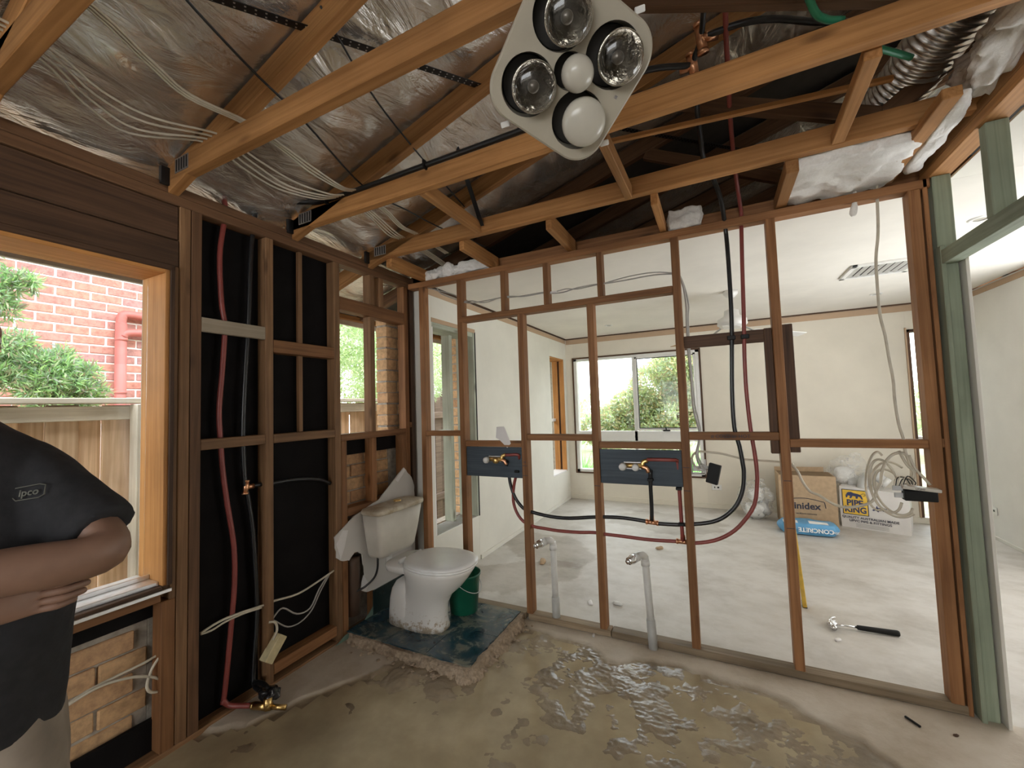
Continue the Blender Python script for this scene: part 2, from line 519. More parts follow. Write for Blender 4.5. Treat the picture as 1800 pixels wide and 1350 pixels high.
def tile_mat():
    m, nt, p = new_mat('dirty_blue_tile'); L = nt.links.new
    tc = N(nt, 'ShaderNodeTexCoord'); g = N(nt, 'ShaderNodeNewGeometry')
    n1 = N(nt, 'ShaderNodeTexNoise', Scale=6.0, Detail=9.0, Roughness=.68, Distortion=.6); L(g.outputs['Position'], n1.inputs['Vector'])
    r = ramp(nt, n1.outputs['Fac'], [(.38, (.012, .03, .045)), (.5, (.02, .055, .075)), (.58, (.10, .115, .10)), (.7, (.26, .22, .15))])
    L(r.outputs['Color'], p.inputs['Base Color'])
    rr = ramp(nt, n1.outputs['Fac'], [(.45, (.06, .06, .06)), (.65, (.45, .45, .45))]); L(rr.outputs['Color'], p.inputs['Roughness'])
    return m
TILE = tile_mat()
TILE_DARK = plain('dark_green_tile', (.012, .028, .028), .15, 0, .2, 8)
RUBBLE = plain('broken_mortar_bed', (.36, .275, .195), .9, 0, .35, 60, .8)

def foil_mat():
    m, nt, p = new_mat('roof_foil'); L = nt.links.new
    tc = N(nt, 'ShaderNodeTexCoord')
    mp = N(nt, 'ShaderNodeMapping'); mp.inputs['Scale'].default_value = (5, 1.7, 3); L(tc.outputs['Object'], mp.inputs['Vector'])
    n1 = N(nt, 'ShaderNodeTexNoise', Scale=1.5, Detail=7.0, Roughness=.55, Distortion=1.6); L(mp.outputs[0], n1.inputs['Vector'])
    rg = N(nt, 'ShaderNodeTexNoise', noise_type='RIDGED_MULTIFRACTAL', Scale=2.1, Detail=5.0, Roughness=.5, Distortion=.8); L(mp.outputs[0], rg.inputs['Vector'])
    vo = N(nt, 'ShaderNodeTexVoronoi', Scale=16.0, feature='DISTANCE_TO_EDGE'); 
    wv = N(nt, 'ShaderNodeMixRGB', Fac=.12); L(tc.outputs['Object'], wv.inputs[1]); L(n1.outputs['Color'], wv.inputs[2]); L(wv.outputs[0], vo.inputs['Vector'])
    ad = N(nt, 'ShaderNodeMath', operation='MULTIPLY_ADD'); ad.inputs[1].default_value = .10; L(vo.outputs['Distance'], ad.inputs[0]); L(n1.outputs['Fac'], ad.inputs[2])
    a2 = N(nt, 'ShaderNodeMath', operation='MULTIPLY_ADD'); a2.inputs[1].default_value = .22; L(rg.outputs['Fac'], a2.inputs[0]); L(ad.outputs[0], a2.inputs[2]); ad = a2
    b = N(nt, 'ShaderNodeBump', Strength=.6, Distance=.035); L(ad.outputs[0], b.inputs['Height']); L(b.outputs['Normal'], p.inputs['Normal'])
    n2 = N(nt, 'ShaderNodeTexNoise', Scale=4.0, Detail=6.0); L(tc.outputs['Object'], n2.inputs['Vector'])
    r = ramp(nt, n2.outputs['Fac'], [(.3, (.78, .74, .69)), (.7, (.93, .91, .88))]); L(r.outputs['Color'], p.inputs['Base Color'])
    p.inputs['Metallic'].default_value = .84; p.inputs['Roughness'].default_value = .25
    return m
FOIL = foil_mat()
DUCT = metal('duct_foil', (.6, .58, .55), .25)

def wool_mat():
    m, nt, p = new_mat('polyester_wool'); L = nt.links.new
    tc = N(nt, 'ShaderNodeTexCoord')
    n1 = N(nt, 'ShaderNodeTexNoise', Scale=55.0, Detail=8.0, Roughness=.75, Distortion=1.2); L(tc.outputs['Object'], n1.inputs['Vector'])
    r = ramp(nt, n1.outputs['Fac'], [(.3, (.80, .77, .72)), (.65, (.95, .93, .90))]); L(r.outputs['Color'], p.inputs['Base Color'])
    p.inputs['Roughness'].default_value = 1.0; p.inputs['Specular IOR Level'].default_value = 0.05
    b = N(nt, 'ShaderNodeBump', Strength=.35, Distance=.01); L(n1.outputs['Fac'], b.inputs['Height']); L(b.outputs['Normal'], p.inputs['Normal'])
    return m
WOOL = wool_mat()

def glass_mat(name, tint, ref=1.0, rough=0.0):
    """thin clear sheet: mostly see-through, with a mirror share that grows with the angle"""
    m = bpy.data.materials.new(name); m.use_nodes = True
    nt = m.node_tree; nt.nodes.clear(); L = nt.links.new
    out = N(nt, 'ShaderNodeOutputMaterial'); tr = N(nt, 'ShaderNodeBsdfTransparent'); gl = N(nt, 'ShaderNodeBsdfGlossy', Roughness=rough)
    tr.inputs['Color'].default_value = (*tint, 1)
    fr = N(nt, 'ShaderNodeFresnel', IOR=1.45); mul = N(nt, 'ShaderNodeMath', operation='MULTIPLY'); mul.inputs[1].default_value = ref
    mix = N(nt, 'ShaderNodeMixShader')
    L(fr.outputs[0], mul.inputs[0]); L(mul.outputs[0], mix.inputs['Fac']); L(tr.outputs[0], mix.inputs[1]); L(gl.outputs[0], mix.inputs[2]); L(mix.outputs[0], out.inputs['Surface'])
    return m
GLASS = glass_mat('window_glass', (.95, .97, .97), .4)
BULB_GLASS = glass_mat('bulb_glass', (.9, .88, .84), 1.6, .03)
def film_mat():
    m = bpy.data.materials.new('clear_film'); m.use_nodes = True
    nt = m.node_tree; p = nt.nodes['Principled BSDF']; L = nt.links.new
    p.inputs['Base Color'].default_value = (.85, .85, .84, 1); p.inputs['Roughness'].default_value = .18
    tc = N(nt, 'ShaderNodeTexCoord'); n1 = N(nt, 'ShaderNodeTexNoise', Scale=11.0, Detail=6.0, Distortion=2.0); L(tc.outputs['Object'], n1.inputs['Vector'])
    b = N(nt, 'ShaderNodeBump', Strength=.5, Distance=.03); L(n1.outputs['Fac'], b.inputs['Height']); L(b.outputs['Normal'], p.inputs['Normal'])
    r = ramp(nt, n1.outputs['Fac'], [(.4, (.10, .10, .10)), (.75, (.42, .42, .42))]); L(r.outputs['Color'], p.inputs['Alpha'])
    return m
FILM = film_mat()
REFLECTOR = plain('bulb_mirror', (.93, .91, .87), .11, 1.0, .12, 42, .5)
LAMP_CREAM = plain('aged_cream_housing', (.40, .36, .285), .42, 0, .06)
FROST = plain('frosted_bulb', (.50, .47, .40), .22, 0, .05)

def leaf_mat(name, cols, trans=.35):
    m, nt, p = new_mat(name); L = nt.links.new
    g = N(nt, 'ShaderNodeNewGeometry')
    st = [(i / (len(cols) - 1), c) for i, c in enumerate(cols)]
    r = ramp(nt, g.outputs['Random Per Island'], st)
    L(r.outputs['Color'], p.inputs['Base Color']); p.inputs['Roughness'].default_value = .55
    td = N(nt, 'ShaderNodeBsdfTranslucent'); L(r.outputs['Color'], td.inputs['Color'])
    mix = N(nt, 'ShaderNodeMixShader', Fac=trans)
    L(p.outputs[0], mix.inputs[1]); L(td.outputs[0], mix.inputs[2])
    L(mix.outputs[0], nt.nodes['Material Output'].inputs['Surface'])
    return m
LEAF_CONIFER = leaf_mat('conifer_leaf', [(.42, .50, .44), (.36, .27, .19), (.55, .70, .40), (0.21, 0.38, 0.15), (0.31, 0.56, 0.21), (0.53, 0.78, 0.26), (0.41, 0.56, 0.35), (0.23, 0.35, 0.22)])
LEAF_HEDGE = leaf_mat('hedge_leaf', [(.50, .66, .34), (.62, .78, .40), (.74, .84, .52), (.56, .66, .50), (.80, .84, .68)], .5)
LEAF_TREE = leaf_mat('tree_leaf', [(.42, .56, .28), (.58, .70, .34), (.72, .76, .40), (.82, .62, .40), (.52, .64, .44), (.66, .72, .62)], .5)
LEAF_STRAP = leaf_mat('strap_leaf', [(0.21, 0.48, 0.13), (0.33, 0.68, 0.21), (0.46, 0.78, 0.31)])
BARK = plain('bark', (.2, .14, .1), .9)
GRASS = plain('bare_yard', (.30, .28, .18), .9, 0, .25, 5)
# ================================================================== STRUCTURE
# ---- slabs and ground
fl = structure(empty('floor', (0, 0, 0)), 'bare grey concrete slab of the far room and hall, scuffed and partly damp')
box('slab', fl, (-.1, -.005, -.16), (4.3, 3.6, 0), SLAB, .001)
box('slab', fl, (2.86, -6.4, -.16), (4.3, -.005, -.0), SLAB, .001)
box('slab', fl, (-.3, -6.4, -.3), (2.86, -.005, -.06), SLAB, .001)
yard = structure(empty('ground', (-3, 0, -.35)), 'bare yard strip outside the walls')
box('soil', yard, (-14, -8, -.6), (-.42, 24, -.3), GRASS, .001)
box('soil', yard, (-.42, 3.62, -.6), (16, 24, -.3), GRASS, .001)

# ---- muddy bathroom floor: a height field, wet below the edge line, dry cement beyond it
EDGE = [(-.3, -1.5), (-.05, -1.30), (.06, -1.05), (.3, -.62), (.6, -.10), (.93, -.06), (1.15, -.10), (1.33, -.20), (1.5, -.15), (1.7, -.10), (1.9, -.14), (2.05, -.13),
        (2.24, -.25), (2.41, -.35), (2.52, -.47), (2.62, -.80), (2.7, -1.6), (2.72, -3.0)]
def edge_y(x):
    for (x0, y0), (x1, y1) in zip(EDGE, EDGE[1:]):
        if x0 <= x <= x1: return y0 + (y1 - y0) * (x - x0) / (x1 - x0)
    return -9 if x > 2 else EDGE[0][1]
def sstep(a, b, t):
    t = max(0, min(1, (t - a) / (b - a))); return t * t * (3 - 2 * t)
def floor_point(x, y):
    e = edge_y(x) + .05 * noise.noise(Vector((x * 4, y * 4, 1))) + .02 * noise.noise(Vector((x * 14, y * 14, 1)))
    wet = sstep(-.02, .035, e - y)
    # thrown-about slurry between the tiled bed and the middle of the room
    d = abs((y + .18) + (x - .95) * .36) if x > .75 else 9
    rough = sstep(.55, .1, abs((y + .32) + (x - 1.2) * .36)) * sstep(.62, .85, x)
    n1 = noise.fractal(Vector((x * 9, y * 9, 0)), 1.0, 2.0, 5)
    n2 = noise.noise(Vector((x * 3.1, y * 3.1, 7)))
    rough *= .25 + .75 * sstep(-.30, .22, noise.noise(Vector((x * 4.6, y * 5.6, 12))))
    n3 = noise.noise(Vector((x * 38 + 2 * n1, y * 52, 2)))
    hw = -.012 + .0035 * n2 + (.0045 + .003 * rough) * n1 + .0042 * rough * n3 + .0016 * rough * noise.noise(Vector((x * 75, y * 75, 4))) + .005 * rough
    if x < .9:                                          # silt bank under the broken edge of the bed
        hw += .016 * sstep(.22, 0, abs(y + .74)) * sstep(.85, .6, x) * (1 + n1)
    hd = .001 + .002 * n2 + .0012 * n1
    return hw * wet + hd * (1 - wet), wet
NX, NY = 520, 330
xs = np.concatenate([np.linspace(-.27, 2.80, 480), np.linspace(2.815, 3.5, 40)]); ys = np.concatenate([np.linspace(-3.3, -1.75, 40), np.linspace(-1.74, .0, 290)])
V, W, HL = [], [], []
for y in ys:
    for x in xs:
        z, w = floor_point(x, y)
        if x > 2.8: z = max(z, .0008) * sstep(3.5, 3.1, x) + .0008
        V.append((x, y, z)); W.append(w); HL.append(sstep(2.86, 3.2, x + .12 * noise.noise(Vector((x * 5, y * 5, 3)))))
F = [[j * NX + i, j * NX + i + 1, (j + 1) * NX + i + 1, (j + 1) * NX + i] for j in range(NY - 1) for i in range(NX - 1)]
me = mesh('floor_bathroom', V, F, True)
at = me.attributes.new('wet', 'FLOAT', 'POINT'); at.data.foreach_set('value', W); ah = me.attributes.new('hall', 'FLOAT', 'POINT'); ah.data.foreach_set('value', HL)
structure(obj('floor_bathroom', me, MUD), 'muddy wet cement floor of the stripped bathroom')
V, F = [], []
nx, ny = 60, 60
xs = np.linspace(-.2, 2.6, nx); ys = np.linspace(-3.2, -.03, ny)
grid = {}
for j, y in enumerate(ys):
    for i, x in enumerate(xs):
        if y < edge_y(x) - .012:
            grid[(i, j)] = len(V); V.append((x, y, -.0075 if x < .9 else -.0098))
for j in range(ny - 1):
    for i in range(nx - 1):
        q = [grid.get(k) for k in ((i, j), (i + 1, j), (i + 1, j + 1), (i, j + 1))]
        if None not in q: F.append(q)
tag(obj('muddy_puddle', mesh('muddy_puddle', V, F), WATER), 'shallow brown puddle of muddy water spread over the bathroom floor', 'puddle', kind='stuff')

# ---- stud partition between bathroom and far room (front face y = 0)
wb = structure(empty('wall_back', (0, 0, 0)), 'open timber stud partition between the wet room and the far room')
D = .07
box('top_plate', wb, (-.20, 0, 2.357), (2.88, D, 2.40), STUD)
box('bottom_plate', wb, (-.12, 0, .0), (.74, D, .042), PLATE_DIRTY)
box('bottom_plate', wb, (.755, .004, .0), (1.30, D, .040), PLATE_DIRTY)
box('bottom_plate', wb, (1.305, .002, .0), (2.87, D, .040), PLATE_DIRTY)
def stud(x, z0, z1, w=.043, m=STUD, y0=0.0, y1=D): return box('stud', wb, (x, y0, z0), (x + w, y1, z1), m)
stud(-.095, .04, 2.357, .042)
stud(.258, .04, 2.357); stud(.748, .04, 2.04, .042); stud(1.236, .04, 2.04, .042)
stud(1.750, .04, 2.357); stud(2.226, .04, 2.357); stud(2.800, .04, 2.357, .044); stud(2.852, .0, 2.40, .018)
box('lintel', wb, (.27, -.002, 2.036), (1.75, D - .002, 2.076), STUD)
for x in (.626, .948, 1.311): box('cripple_stud', wb, (x, 0, 2.076), (x + .034, D, 2.357), STUD)
def nog(x0, x1, z0, z1, m=STUD): return box('nogging', wb, (x0, 0.003, z0), (x1, D - .003, z1), m)
nog(-.053, .258, 1.204, 1.242); nog(.301, .748, 1.130, 1.170); nog(.790, 1.236, 1.176, 1.216); nog(1.278, 1.750, 1.132, 1.172)
nog(1.793, 2.226, 1.186, 1.229); nog(2.269, 2.800, 1.153, 1.193); nog(2.844, 2.852, 1.16, 1.20)
o = box('tap_board', wb, (.301, .012, .920), (.748, .031, 1.127), BLUE_BOARD); o['label'] = 'blue painted backing board behind tap body'
o = box('tap_board', wb, (1.278, .012, .918), (1.750, .031, 1.125), BLUE_BOARD); o['label'] = 'blue painted backing board behind tap body'
box('support_board', wb, (2.188, .032, 1.115), (2.226, .064, 1.781), DARKWOOD)
box('support_board', wb, (2.269, .032, 1.123), (2.318, .064, 1.792), DARKWOOD)
box('support_board', wb, (1.785, .034, 1.709), (2.19, .056, 1.778), DARKWOOD)
# carpenter's pencil lines and scribbles on the timbers
for (x, z) in ((.750, .94), (.750, 1.005), (1.238, .90), (1.752, .90), (1.752, 1.03), (2.228, .98), (2.228, .74)):
    box('pencil_line', wb, (x + .002, -.0012, z), (x + .036, -.0002, z + .003), INK, .0002)
text('scribble', wb, '# COLD or HOT', .026, INK, plane_M((2.0, .0022, 1.207), (1, 0, 0), (0, 0, 1)))
text('scribble', wb, 'H', .022, INK, plane_M((.769, -.0008, 1.03), (1, 0, 0), (0, 0, 1)))

# ---- left outer wall (inner face x = -0.20)
wl = structure(empty('wall_left', (-.2, 0, 0)), 'stripped timber frame of the outer wall with black paper and an opening')
XI, XO = -.20, -.27
box('top_plate', wl, (XO, -6.3, 2.370), (XI, .07, 2.414), SHADED_TIMBER); box('top_plate', wl, (XO, -6.3, 2.415), (XI, .07, 2.458), SHADED_TIMBER)
box('bottom_plate', wl, (XO, -6.3, -.03), (XI, .0, .012), STUD_OLD)
def ls(y0, y1, z0, z1, m=STUD_OLD, xo=XO, xi=XI, n='stud'): return box(n, wl, (xo, y0, z0), (xi, y1, z1), m)
ls(-1.547, -1.503, .012, 2.37); ls(-1.500, -1.456, .012, 2.37, SHADED_TIMBER)
ls(-1.150, -1.106, .012, 2.37); ls(-.707, -.662, .012, 2.37)
ls(-.050, -.005, .012, 2.37, STUD); ls(.02, .062, .012, 2.37, DARKWOOD)
ls(-1.601, -1.549, .012, .63, STUD, n='jack_stud'); ls(-1.572, -1.549, .63, 2.085, STUD_OLD, n='jack_stud')
ls(-3.50, -3.455, .012, 2.37)
ls(-3.45, -1.55, 2.085, 2.205, DARKWOOD, n='lintel'); ls(-3.45, -1.55, 2.212, 2.365, DARKWOOD, xo=-.265, xi=-.207, n='lintel')
ls(-3.45, -1.602, .632, .668, STUD, n='sill_trimmer')
ls(-1.456, -1.15, 1.808, 1.876, GREY_PLANK, xo=-.222, xi=-.2, n='pipe_board')
ls(-1.456, -1.15, 1.252, 1.302, n='nogging'); ls(-1.106, -.707, 1.252, 1.300, n='nogging'); ls(-1.106, -.707, 1.745, 1.815, STUD, n='nogging')
ls(-.928, -.902, 1.30, 2.37, STUD_OLD, xo=-.262, xi=-.236, n='batten')
ls(-1.106, -.707, .048, .105, STUD, n='nogging')
ls(-.662, -.050, 2.070, 2.156, STUD, n='lintel')
ls(-.40, -.357, 2.156, 2.37, n='cripple_stud'); ls(-.312, -.268, 2.156, 2.37, n='cripple_stud')
ls(-.662, -.050, 1.222, 1.265, STUD, n='sill_trimmer')
ls(-.402, -.360, 1.265, 2.07, n='mullion_stud')
for y in (-.660, -.402, -.095): ls(y, y + .043, .012, 1.222, STUD, n='jack_stud')
ls(-.617, -.402, .74, .79, STUD, n='nogging'); ls(-.359, -.095, .70, .75, STUD, n='nogging'); ls(-.005, .02, 1.27, 1.31, STUD, n='nogging')
ls(-1.504, -.68, -.03, 2.40, PAPER_BLACK, xo=-.280, xi=-.274, n='building_paper')
ls(-.68, -.01, 1.12, 1.222, PAPER_BLACK, xo=-.281, xi=-.275, n='building_paper')
ls(-.035, .20, -.03, 2.15, PAPER_BLACK, xo=-.281, xi=-.275, n='building_paper')
ls(-3.46, -1.55, .555, .632, PAPER_BLACK, xo=-.284, xi=-.276, n='building_paper')
ls(-3.46, -1.55, -.03, .14, PAPER_BLACK, xo=-.284, xi=-.262, n='building_paper')
ls(-6.3, -3.46, -.03, 2.40, PAPER_BLACK, xo=-.280, xi=-.274, n='building_paper')

# ---- brick veneer outside the frame
wv = structure(empty('wall_veneer', (-.35, 0, 0)), 'tan brick veneer outside the left timber frame')
def mort(y0, y1, z0, z1): box('mortar', wv, (-.405, y0, z0), (-.312, y1, z1), MORTAR_D, .002)
mort(-6.3, -3.46, -.3, 2.2); mort(-3.46, -1.60, -.3, .60); mort(-1.60, -.735, -.3, 2.2); mort(-.735, -.135, -.3, 1.20); mort(-.135, .165, -.3, 2.2)
mort(.165, .855, -.3, .40); mort(.855, 2.72, -.3, 2.2); mort(2.72, 3.43, -.3, .42); mort(3.43, 3.9, -.3, 2.2)
V, Fc = cbox_data(.055, .115, .038, .004)
BRK = mesh('brick', V, Fc); BRK.materials.append(BRICK_TAN)
V, Fc = cbox_data(.055, .055, .038, .004)
BRKH = mesh('brick_half', V, Fc); BRKH.materials.append(BRICK_TAN)
def veneer(y0, y1, z0, z1):
    r = 0; z = z0
    while z + .076 < z1 + .002:
        y = y0 - (.12 if r % 2 else 0)
        while y < y1:
            a, b = max(y, y0), min(y + .23, y1)
            if b - a > .06:
                me_ = BRK if b - a > .17 else BRKH
                put(bpy.data.objects.new('brick', me_), wv, Matrix.Translation((-.357 + random.uniform(-.004, .004), (a + b) / 2, z + .038 + random.uniform(-.002, .002)))
                    @ Matrix.Rotation(random.uniform(-.012, .012), 4, 'X') @ Matrix.Diagonal((1, (b - a) / (.23 if me_ is BRK else .11), 1, 1)))
            y += .24
        z += .086; r += 1
veneer(-2.36, -1.605, .10, .60)
veneer(-.735, -.14, .45, 1.20)
veneer(-.138, .165, 1.12, 2.18)
veneer(.852, 1.10, .30, 2.12)

# ---- far room shell
fw = structure(empty('wall_far', (0, 3.5, 0)), 'cream end wall of the far room with a large window')
FY0, FY1 = 3.47, 3.58
def fwb(x0, x1, z0, z1, m=PLASTER_WARM, n='plaster', y0=FY0, y1=FY1): return box(n, fw, (x0, y0, z0), (x1, y1, z1), m, .001)
fwb(-.10, .02, 0, 2.40); fwb(.02, 1.77, 0, .40); fwb(.02, 1.77, 2.085, 2.40); fwb(1.77, 3.86, 0, 2.40); fwb(3.86, 4.14, 2.11, 2.40); fwb(4.14, 4.30, 0, 2.40); fwb(3.86, 4.14, 0, .05)
fwb(-.08, 4.24, 2.315, 2.385, PAPER_EDGE, 'bare_strip', 3.464, 3.472)
fwb(-.08, 4.24, 2.388, 2.40, DARKWOOD, 'gap_shade_strip', 3.455, 3.472)  # dark strip stands in for the shaded gap at the ceiling edge
fw2 = structure(empty('wall_far_left', (-.1, 2, 0)), 'off-white plaster wall left of the far room')
def flb(y0, y1, z0, z1, m=PLASTER, n='plaster', x0=-.29, x1=-.095): return box(n, fw2, (x0, y0, z0), (x1, y1, z1), m, .001)
flb(.08, .155, 0, 2.40); flb(.155, .81, 0, .40); flb(.155, .81, 2.115, 2.40); flb(.81, 2.79, 0, 2.40); flb(2.79, 3.37, 0, .42); flb(2.79, 3.37, 2.085, 2.40); flb(3.37, 3.58, 0, 2.40)
flb(.10, 3.46, 2.33, 2.385, PAPER_EDGE, 'bare_strip', -.098, -.091)
flb(.10, 3.46, 2.388, 2.40, DARKWOOD, 'gap_shade_strip', -.098, -.082)  # same painted gap shade along the left wall
fr_ = structure(empty('wall_right', (4.25, 0, 0)), 'pale plaster wall right of the far room and hall')
box('plaster', fr_, (4.25, 2.05, 0), (4.33, 3.58, 2.40), WALL_WHITE, .001); box('plaster', fr_, (4.25, -6.4, 0), (4.33, -.15, 2.40), WALL_WHITE, .001)
box('plaster', fr_, (4.25, -.15, 2.3), (4.33, 2.05, 2.40), WALL_WHITE, .001)
box('bare_strip', fr_, (4.243, -3.0, 2.335), (4.252, 3.46, 2.385), PAPER_EDGE, .001)
for (nm, a, b) in (('baseboard_far', (-.08, 3.455, 0), (4.24, 3.47, .065)), ('baseboard_left', (-.095, .82, 0), (-.082, 3.45, .04)), ('baseboard_right', (4.236, 2.06, 0), (4.25, 3.45, .03))):
    structure(box(nm, None, a, b, PLASTER if nm != 'baseboard_far' else PLASTER_WARM, .002), 'low mark left along the wall foot')

ce = structure(empty('ceiling', (2, 2, 2.4)), 'white plaster ceiling of the far room and hall')
box('plasterboard', ce, (-.075, .085, 2.402), (4.235, 3.452, 2.412), CEILING_P, .001)
box('plasterboard', ce, (2.975, -6.3, 2.402), (4.235, .085, 2.412), CEILING_P, .001)

# ---- right bathroom wall: green-treated door frame and its plates
wr = structure(empty('wall_doorway', (2.9, 0, 0)), 'pale green treated timber doorway frame at the right')
box('door_stud', wr, (2.884, -.006, -.0), (2.948, .082, 2.40), GREEN_WOOD)
box('door_stud', wr, (2.882, -.030, -.0), (2.900, .075, 2.07), GREEN_WOOD)
box('door_head', wr, (2.884, -1.30, 1.985), (2.948, -.006, 2.048), GREEN_WOOD)
box('cripple_stud', wr, (2.886, -.420, 2.048), (2.950, -.376, 2.40), GREEN_WOOD); box('cripple_stud', wr, (2.886, -.96, 2.048), (2.950, -.916, 2.40), GREEN_WOOD)
box('door_stud', wr, (2.884, -1.345, 0), (2.948, -1.30, 2.40), GREEN_WOOD)
box('top_plate', wr, (2.872, -6.0, 2.40), (2.955, .08, 2.442), PINE); box('top_plate', wr, (2.872, -6.0, 2.444), (2.955, .08, 2.486), PINE)
for (y0, y1, z0, z1) in ((-.04, .088, 0, 2.05), (-6.0, -1.35, 0, 2.40)):
    box('plasterboard', wr, (2.956, y0, z0), (2.968, y1, z1), CEILING_P, .001)

wk = structure(empty('wall_rear', (2, -6.3, 0)), 'rear wall of the house behind the viewpoint')
for lo, hi in (((-.3, -6.4, 0), (.2, -6.3, 2.46)), ((3.2, -6.4, 0), (6.4, -6.3, 2.46)), ((.2, -6.4, 2.1), (3.2, -6.3, 2.46)), ((.2, -6.4, 0), (3.2, -6.3, .9)), ((-.9, -6.42, 2.46), (9.9, -6.36, 4.2))):
    box('plaster', wk, lo, hi, PLASTER_WARM, .001)
# ---- windows and openings
def bar(p, n, lo, hi, m, c=.002): return box(n, p, lo, hi, m, c)
w1 = structure(empty('window_1', (-.28, -2.5, .7)), 'large timber framed bathroom window over an aluminium sill track')
bar(w1, 'jamb', (-.39, -1.604, .70), (-.188, -1.574, 2.075), ORANGE); bar(w1, 'jamb', (-.39, -3.45, .70), (-.188, -3.42, 2.075), ORANGE)
bar(w1, 'head', (-.39, -3.42, 2.043), (-.188, -1.604, 2.075), ORANGE)
bar(w1, 'edge_bead', (-.188, -1.589, .70), (-.178, -1.572, 2.08), DARKWOOD); bar(w1, 'edge_bead', (-.188, -3.44, 2.058), (-.178, -1.572, 2.082), DARKWOOD)
bar(w1, 'sill', (-.40, -3.42, .690), (-.215, -1.604, .716), ALU); bar(w1, 'sill_track', (-.214, -3.42, .682), (-.182, -1.604, .700), DARKWOOD); bar(w1, 'sill_lip', (-.181, -3.43, .672), (-.174, -1.574, .686), ALU)
bar(w1, 'sill_lip', (-.30, -3.42, .716), (-.292, -1.604, .735), ALU)
bar(w1, 'pane', (-.345, -3.42, .72), (-.341, -1.604, 2.043), GLASS, .0005)

w2 = structure(empty('window_2', (.9, 3.5, .4)), 'large white framed window in the far wall with an awning sash')
X0, X1, Z0, Z1 = .03, 1.76, .402, 2.082
WF = PLASTIC_WHITE
for lo, hi in (((X0, 3.46, Z0), (X0 + .045, 3.56, Z1)), ((X1 - .045, 3.46, Z0), (X1, 3.56, Z1)), ((X0, 3.46, Z1 - .035), (X1, 3.56, Z1)), ((X0, 3.46, Z0), (X1, 3.56, Z0 + .04)),
               ((X0 + .045, 3.48, .86), (X1 - .045, 3.545, 1.0)), ((.885, 3.48, Z0), (.925, 3.545, Z1 - .03))):
    bar(w2, 'frame', lo, hi, WF)
for lo, hi in (((X0 - .022, 3.452, Z0 - .02), (X0, 3.475, Z1 + .02)), ((X1, 3.452, Z0 - .02), (X1 + .022, 3.475, Z1 + .02)), ((X0, 3.452, Z1), (X1, 3.475, Z1 + .02)), ((X0, 3.452, Z0 - .02), (X1, 3.475, Z0))):
    bar(w2, 'reveal_edge', lo, hi, DARKWOOD)
sash = bar(w2, 'awning_sash', (.925, 3.470, 1.012), (1.715, 3.485, 1.040), WF)
for lo, hi in (((.925, 3.468, 1.04), (.955, 3.486, 2.045)), ((1.685, 3.468, 1.04), (1.715, 3.486, 2.045)), ((.925, 3.468, 2.02), (1.715, 3.486, 2.048))): bar(sash, 'sash_rail', lo, hi, WF)
for lo, hi in (((.953, 3.466, 1.035), (.963, 3.49, 2.025)), ((.955, 3.466, 2.012), (1.69, 3.49, 2.022)), ((.955, 3.466, 1.036), (1.69, 3.49, 1.046))): bar(sash, 'seal', lo, hi, BLACK_PLASTIC)
bar(sash, 'winder', (1.27, 3.43, 1.0), (1.36, 3.47, 1.018), BLACK_PLASTIC); bar(sash, 'winder_handle', (1.305, 3.41, 1.015), (1.318, 3.43, 1.06), BLACK_PLASTIC)
for x0, x1, z0, z1, y in ((.075, .885, 1.0, 2.047, 3.515), (.955, 1.685, 1.04, 2.02, 3.477), (.075, .885, .442, .86, 3.515), (.925, 1.715, .442, .86, 3.515)):
    bar(w2, 'pane', (x0, y, z0), (x1, y + .004, z1), GLASS, .0005)

w3 = structure(empty('window_3', (-.2, 3.1, .42)), 'narrow side opening with bare orange timber in the far room')
for lo, hi, m in (((-.165, 3.345, .42), (-.10, 3.37, 2.085), ORANGE), ((-.275, 3.340, .42), (-.195, 3.37, 2.085), ORANGE), ((-.195, 3.362, .42), (-.165, 3.37, 2.085), DARKWOOD), ((-.29, 2.79, 2.06), (-.10, 3.37, 2.085), ORANGE), ((-.29, 2.79, .42), (-.10, 3.37, .44), PAPER_W), ((-.29, 2.80, 1.16), (-.24, 3.36, 1.20), PLASTIC_WHITE)):
    bar(w3, 'frame', lo, hi, m)
w4 = structure(empty('window_4', (-.2, .5, .4)), 'stripped side opening beside the partition with pale green posts')
for lo, hi, m in (((-.292, .155, .40), (-.10, .178, 2.115), PAPER_W), ((-.292, .155, 2.075), (-.10, .81, 2.115), GREEN_PALE), ((-.30, .56, .40), (-.21, .605, 2.08), GREEN_PALE), ((-.29, .785, .40), (-.094, .812, 2.115), GREEN_PALE),
                  ((-.096, .812, .40), (-.088, .822, 2.125), BLACK_PLASTIC), ((-.30, .178, 1.190), (-.21, .56, 1.215), PLASTIC_WHITE), ((-.292, .178, .37), (-.10, .81, .40), ORANGE), ((-.096, .15, 2.115), (-.09, .82, 2.15), PAPER_EDGE)):
    bar(w4, 'frame', lo, hi, m)
w5 = structure(empty('window_5', (4.0, 3.5, .1)), 'narrow bright window at the right end of the far wall')
for lo, hi, m in (((3.86, 3.46, .05), (3.885, 3.57, 2.11), DARKWOOD), ((4.115, 3.46, .05), (4.14, 3.57, 2.11), DARKWOOD), ((3.86, 3.46, 2.08), (4.14, 3.57, 2.11), DARKWOOD), ((3.845, 3.455, .05), (3.86, 3.472, 2.13), PAPER_EDGE), ((3.885, 3.49, .9), (4.115, 3.55, .93), PLASTIC_WHITE)):
    bar(w5, 'frame', lo, hi, m)
bar(w5, 'pane', (3.885, 3.52, .05), (4.115, 3.524, 2.08), GLASS, .0005)

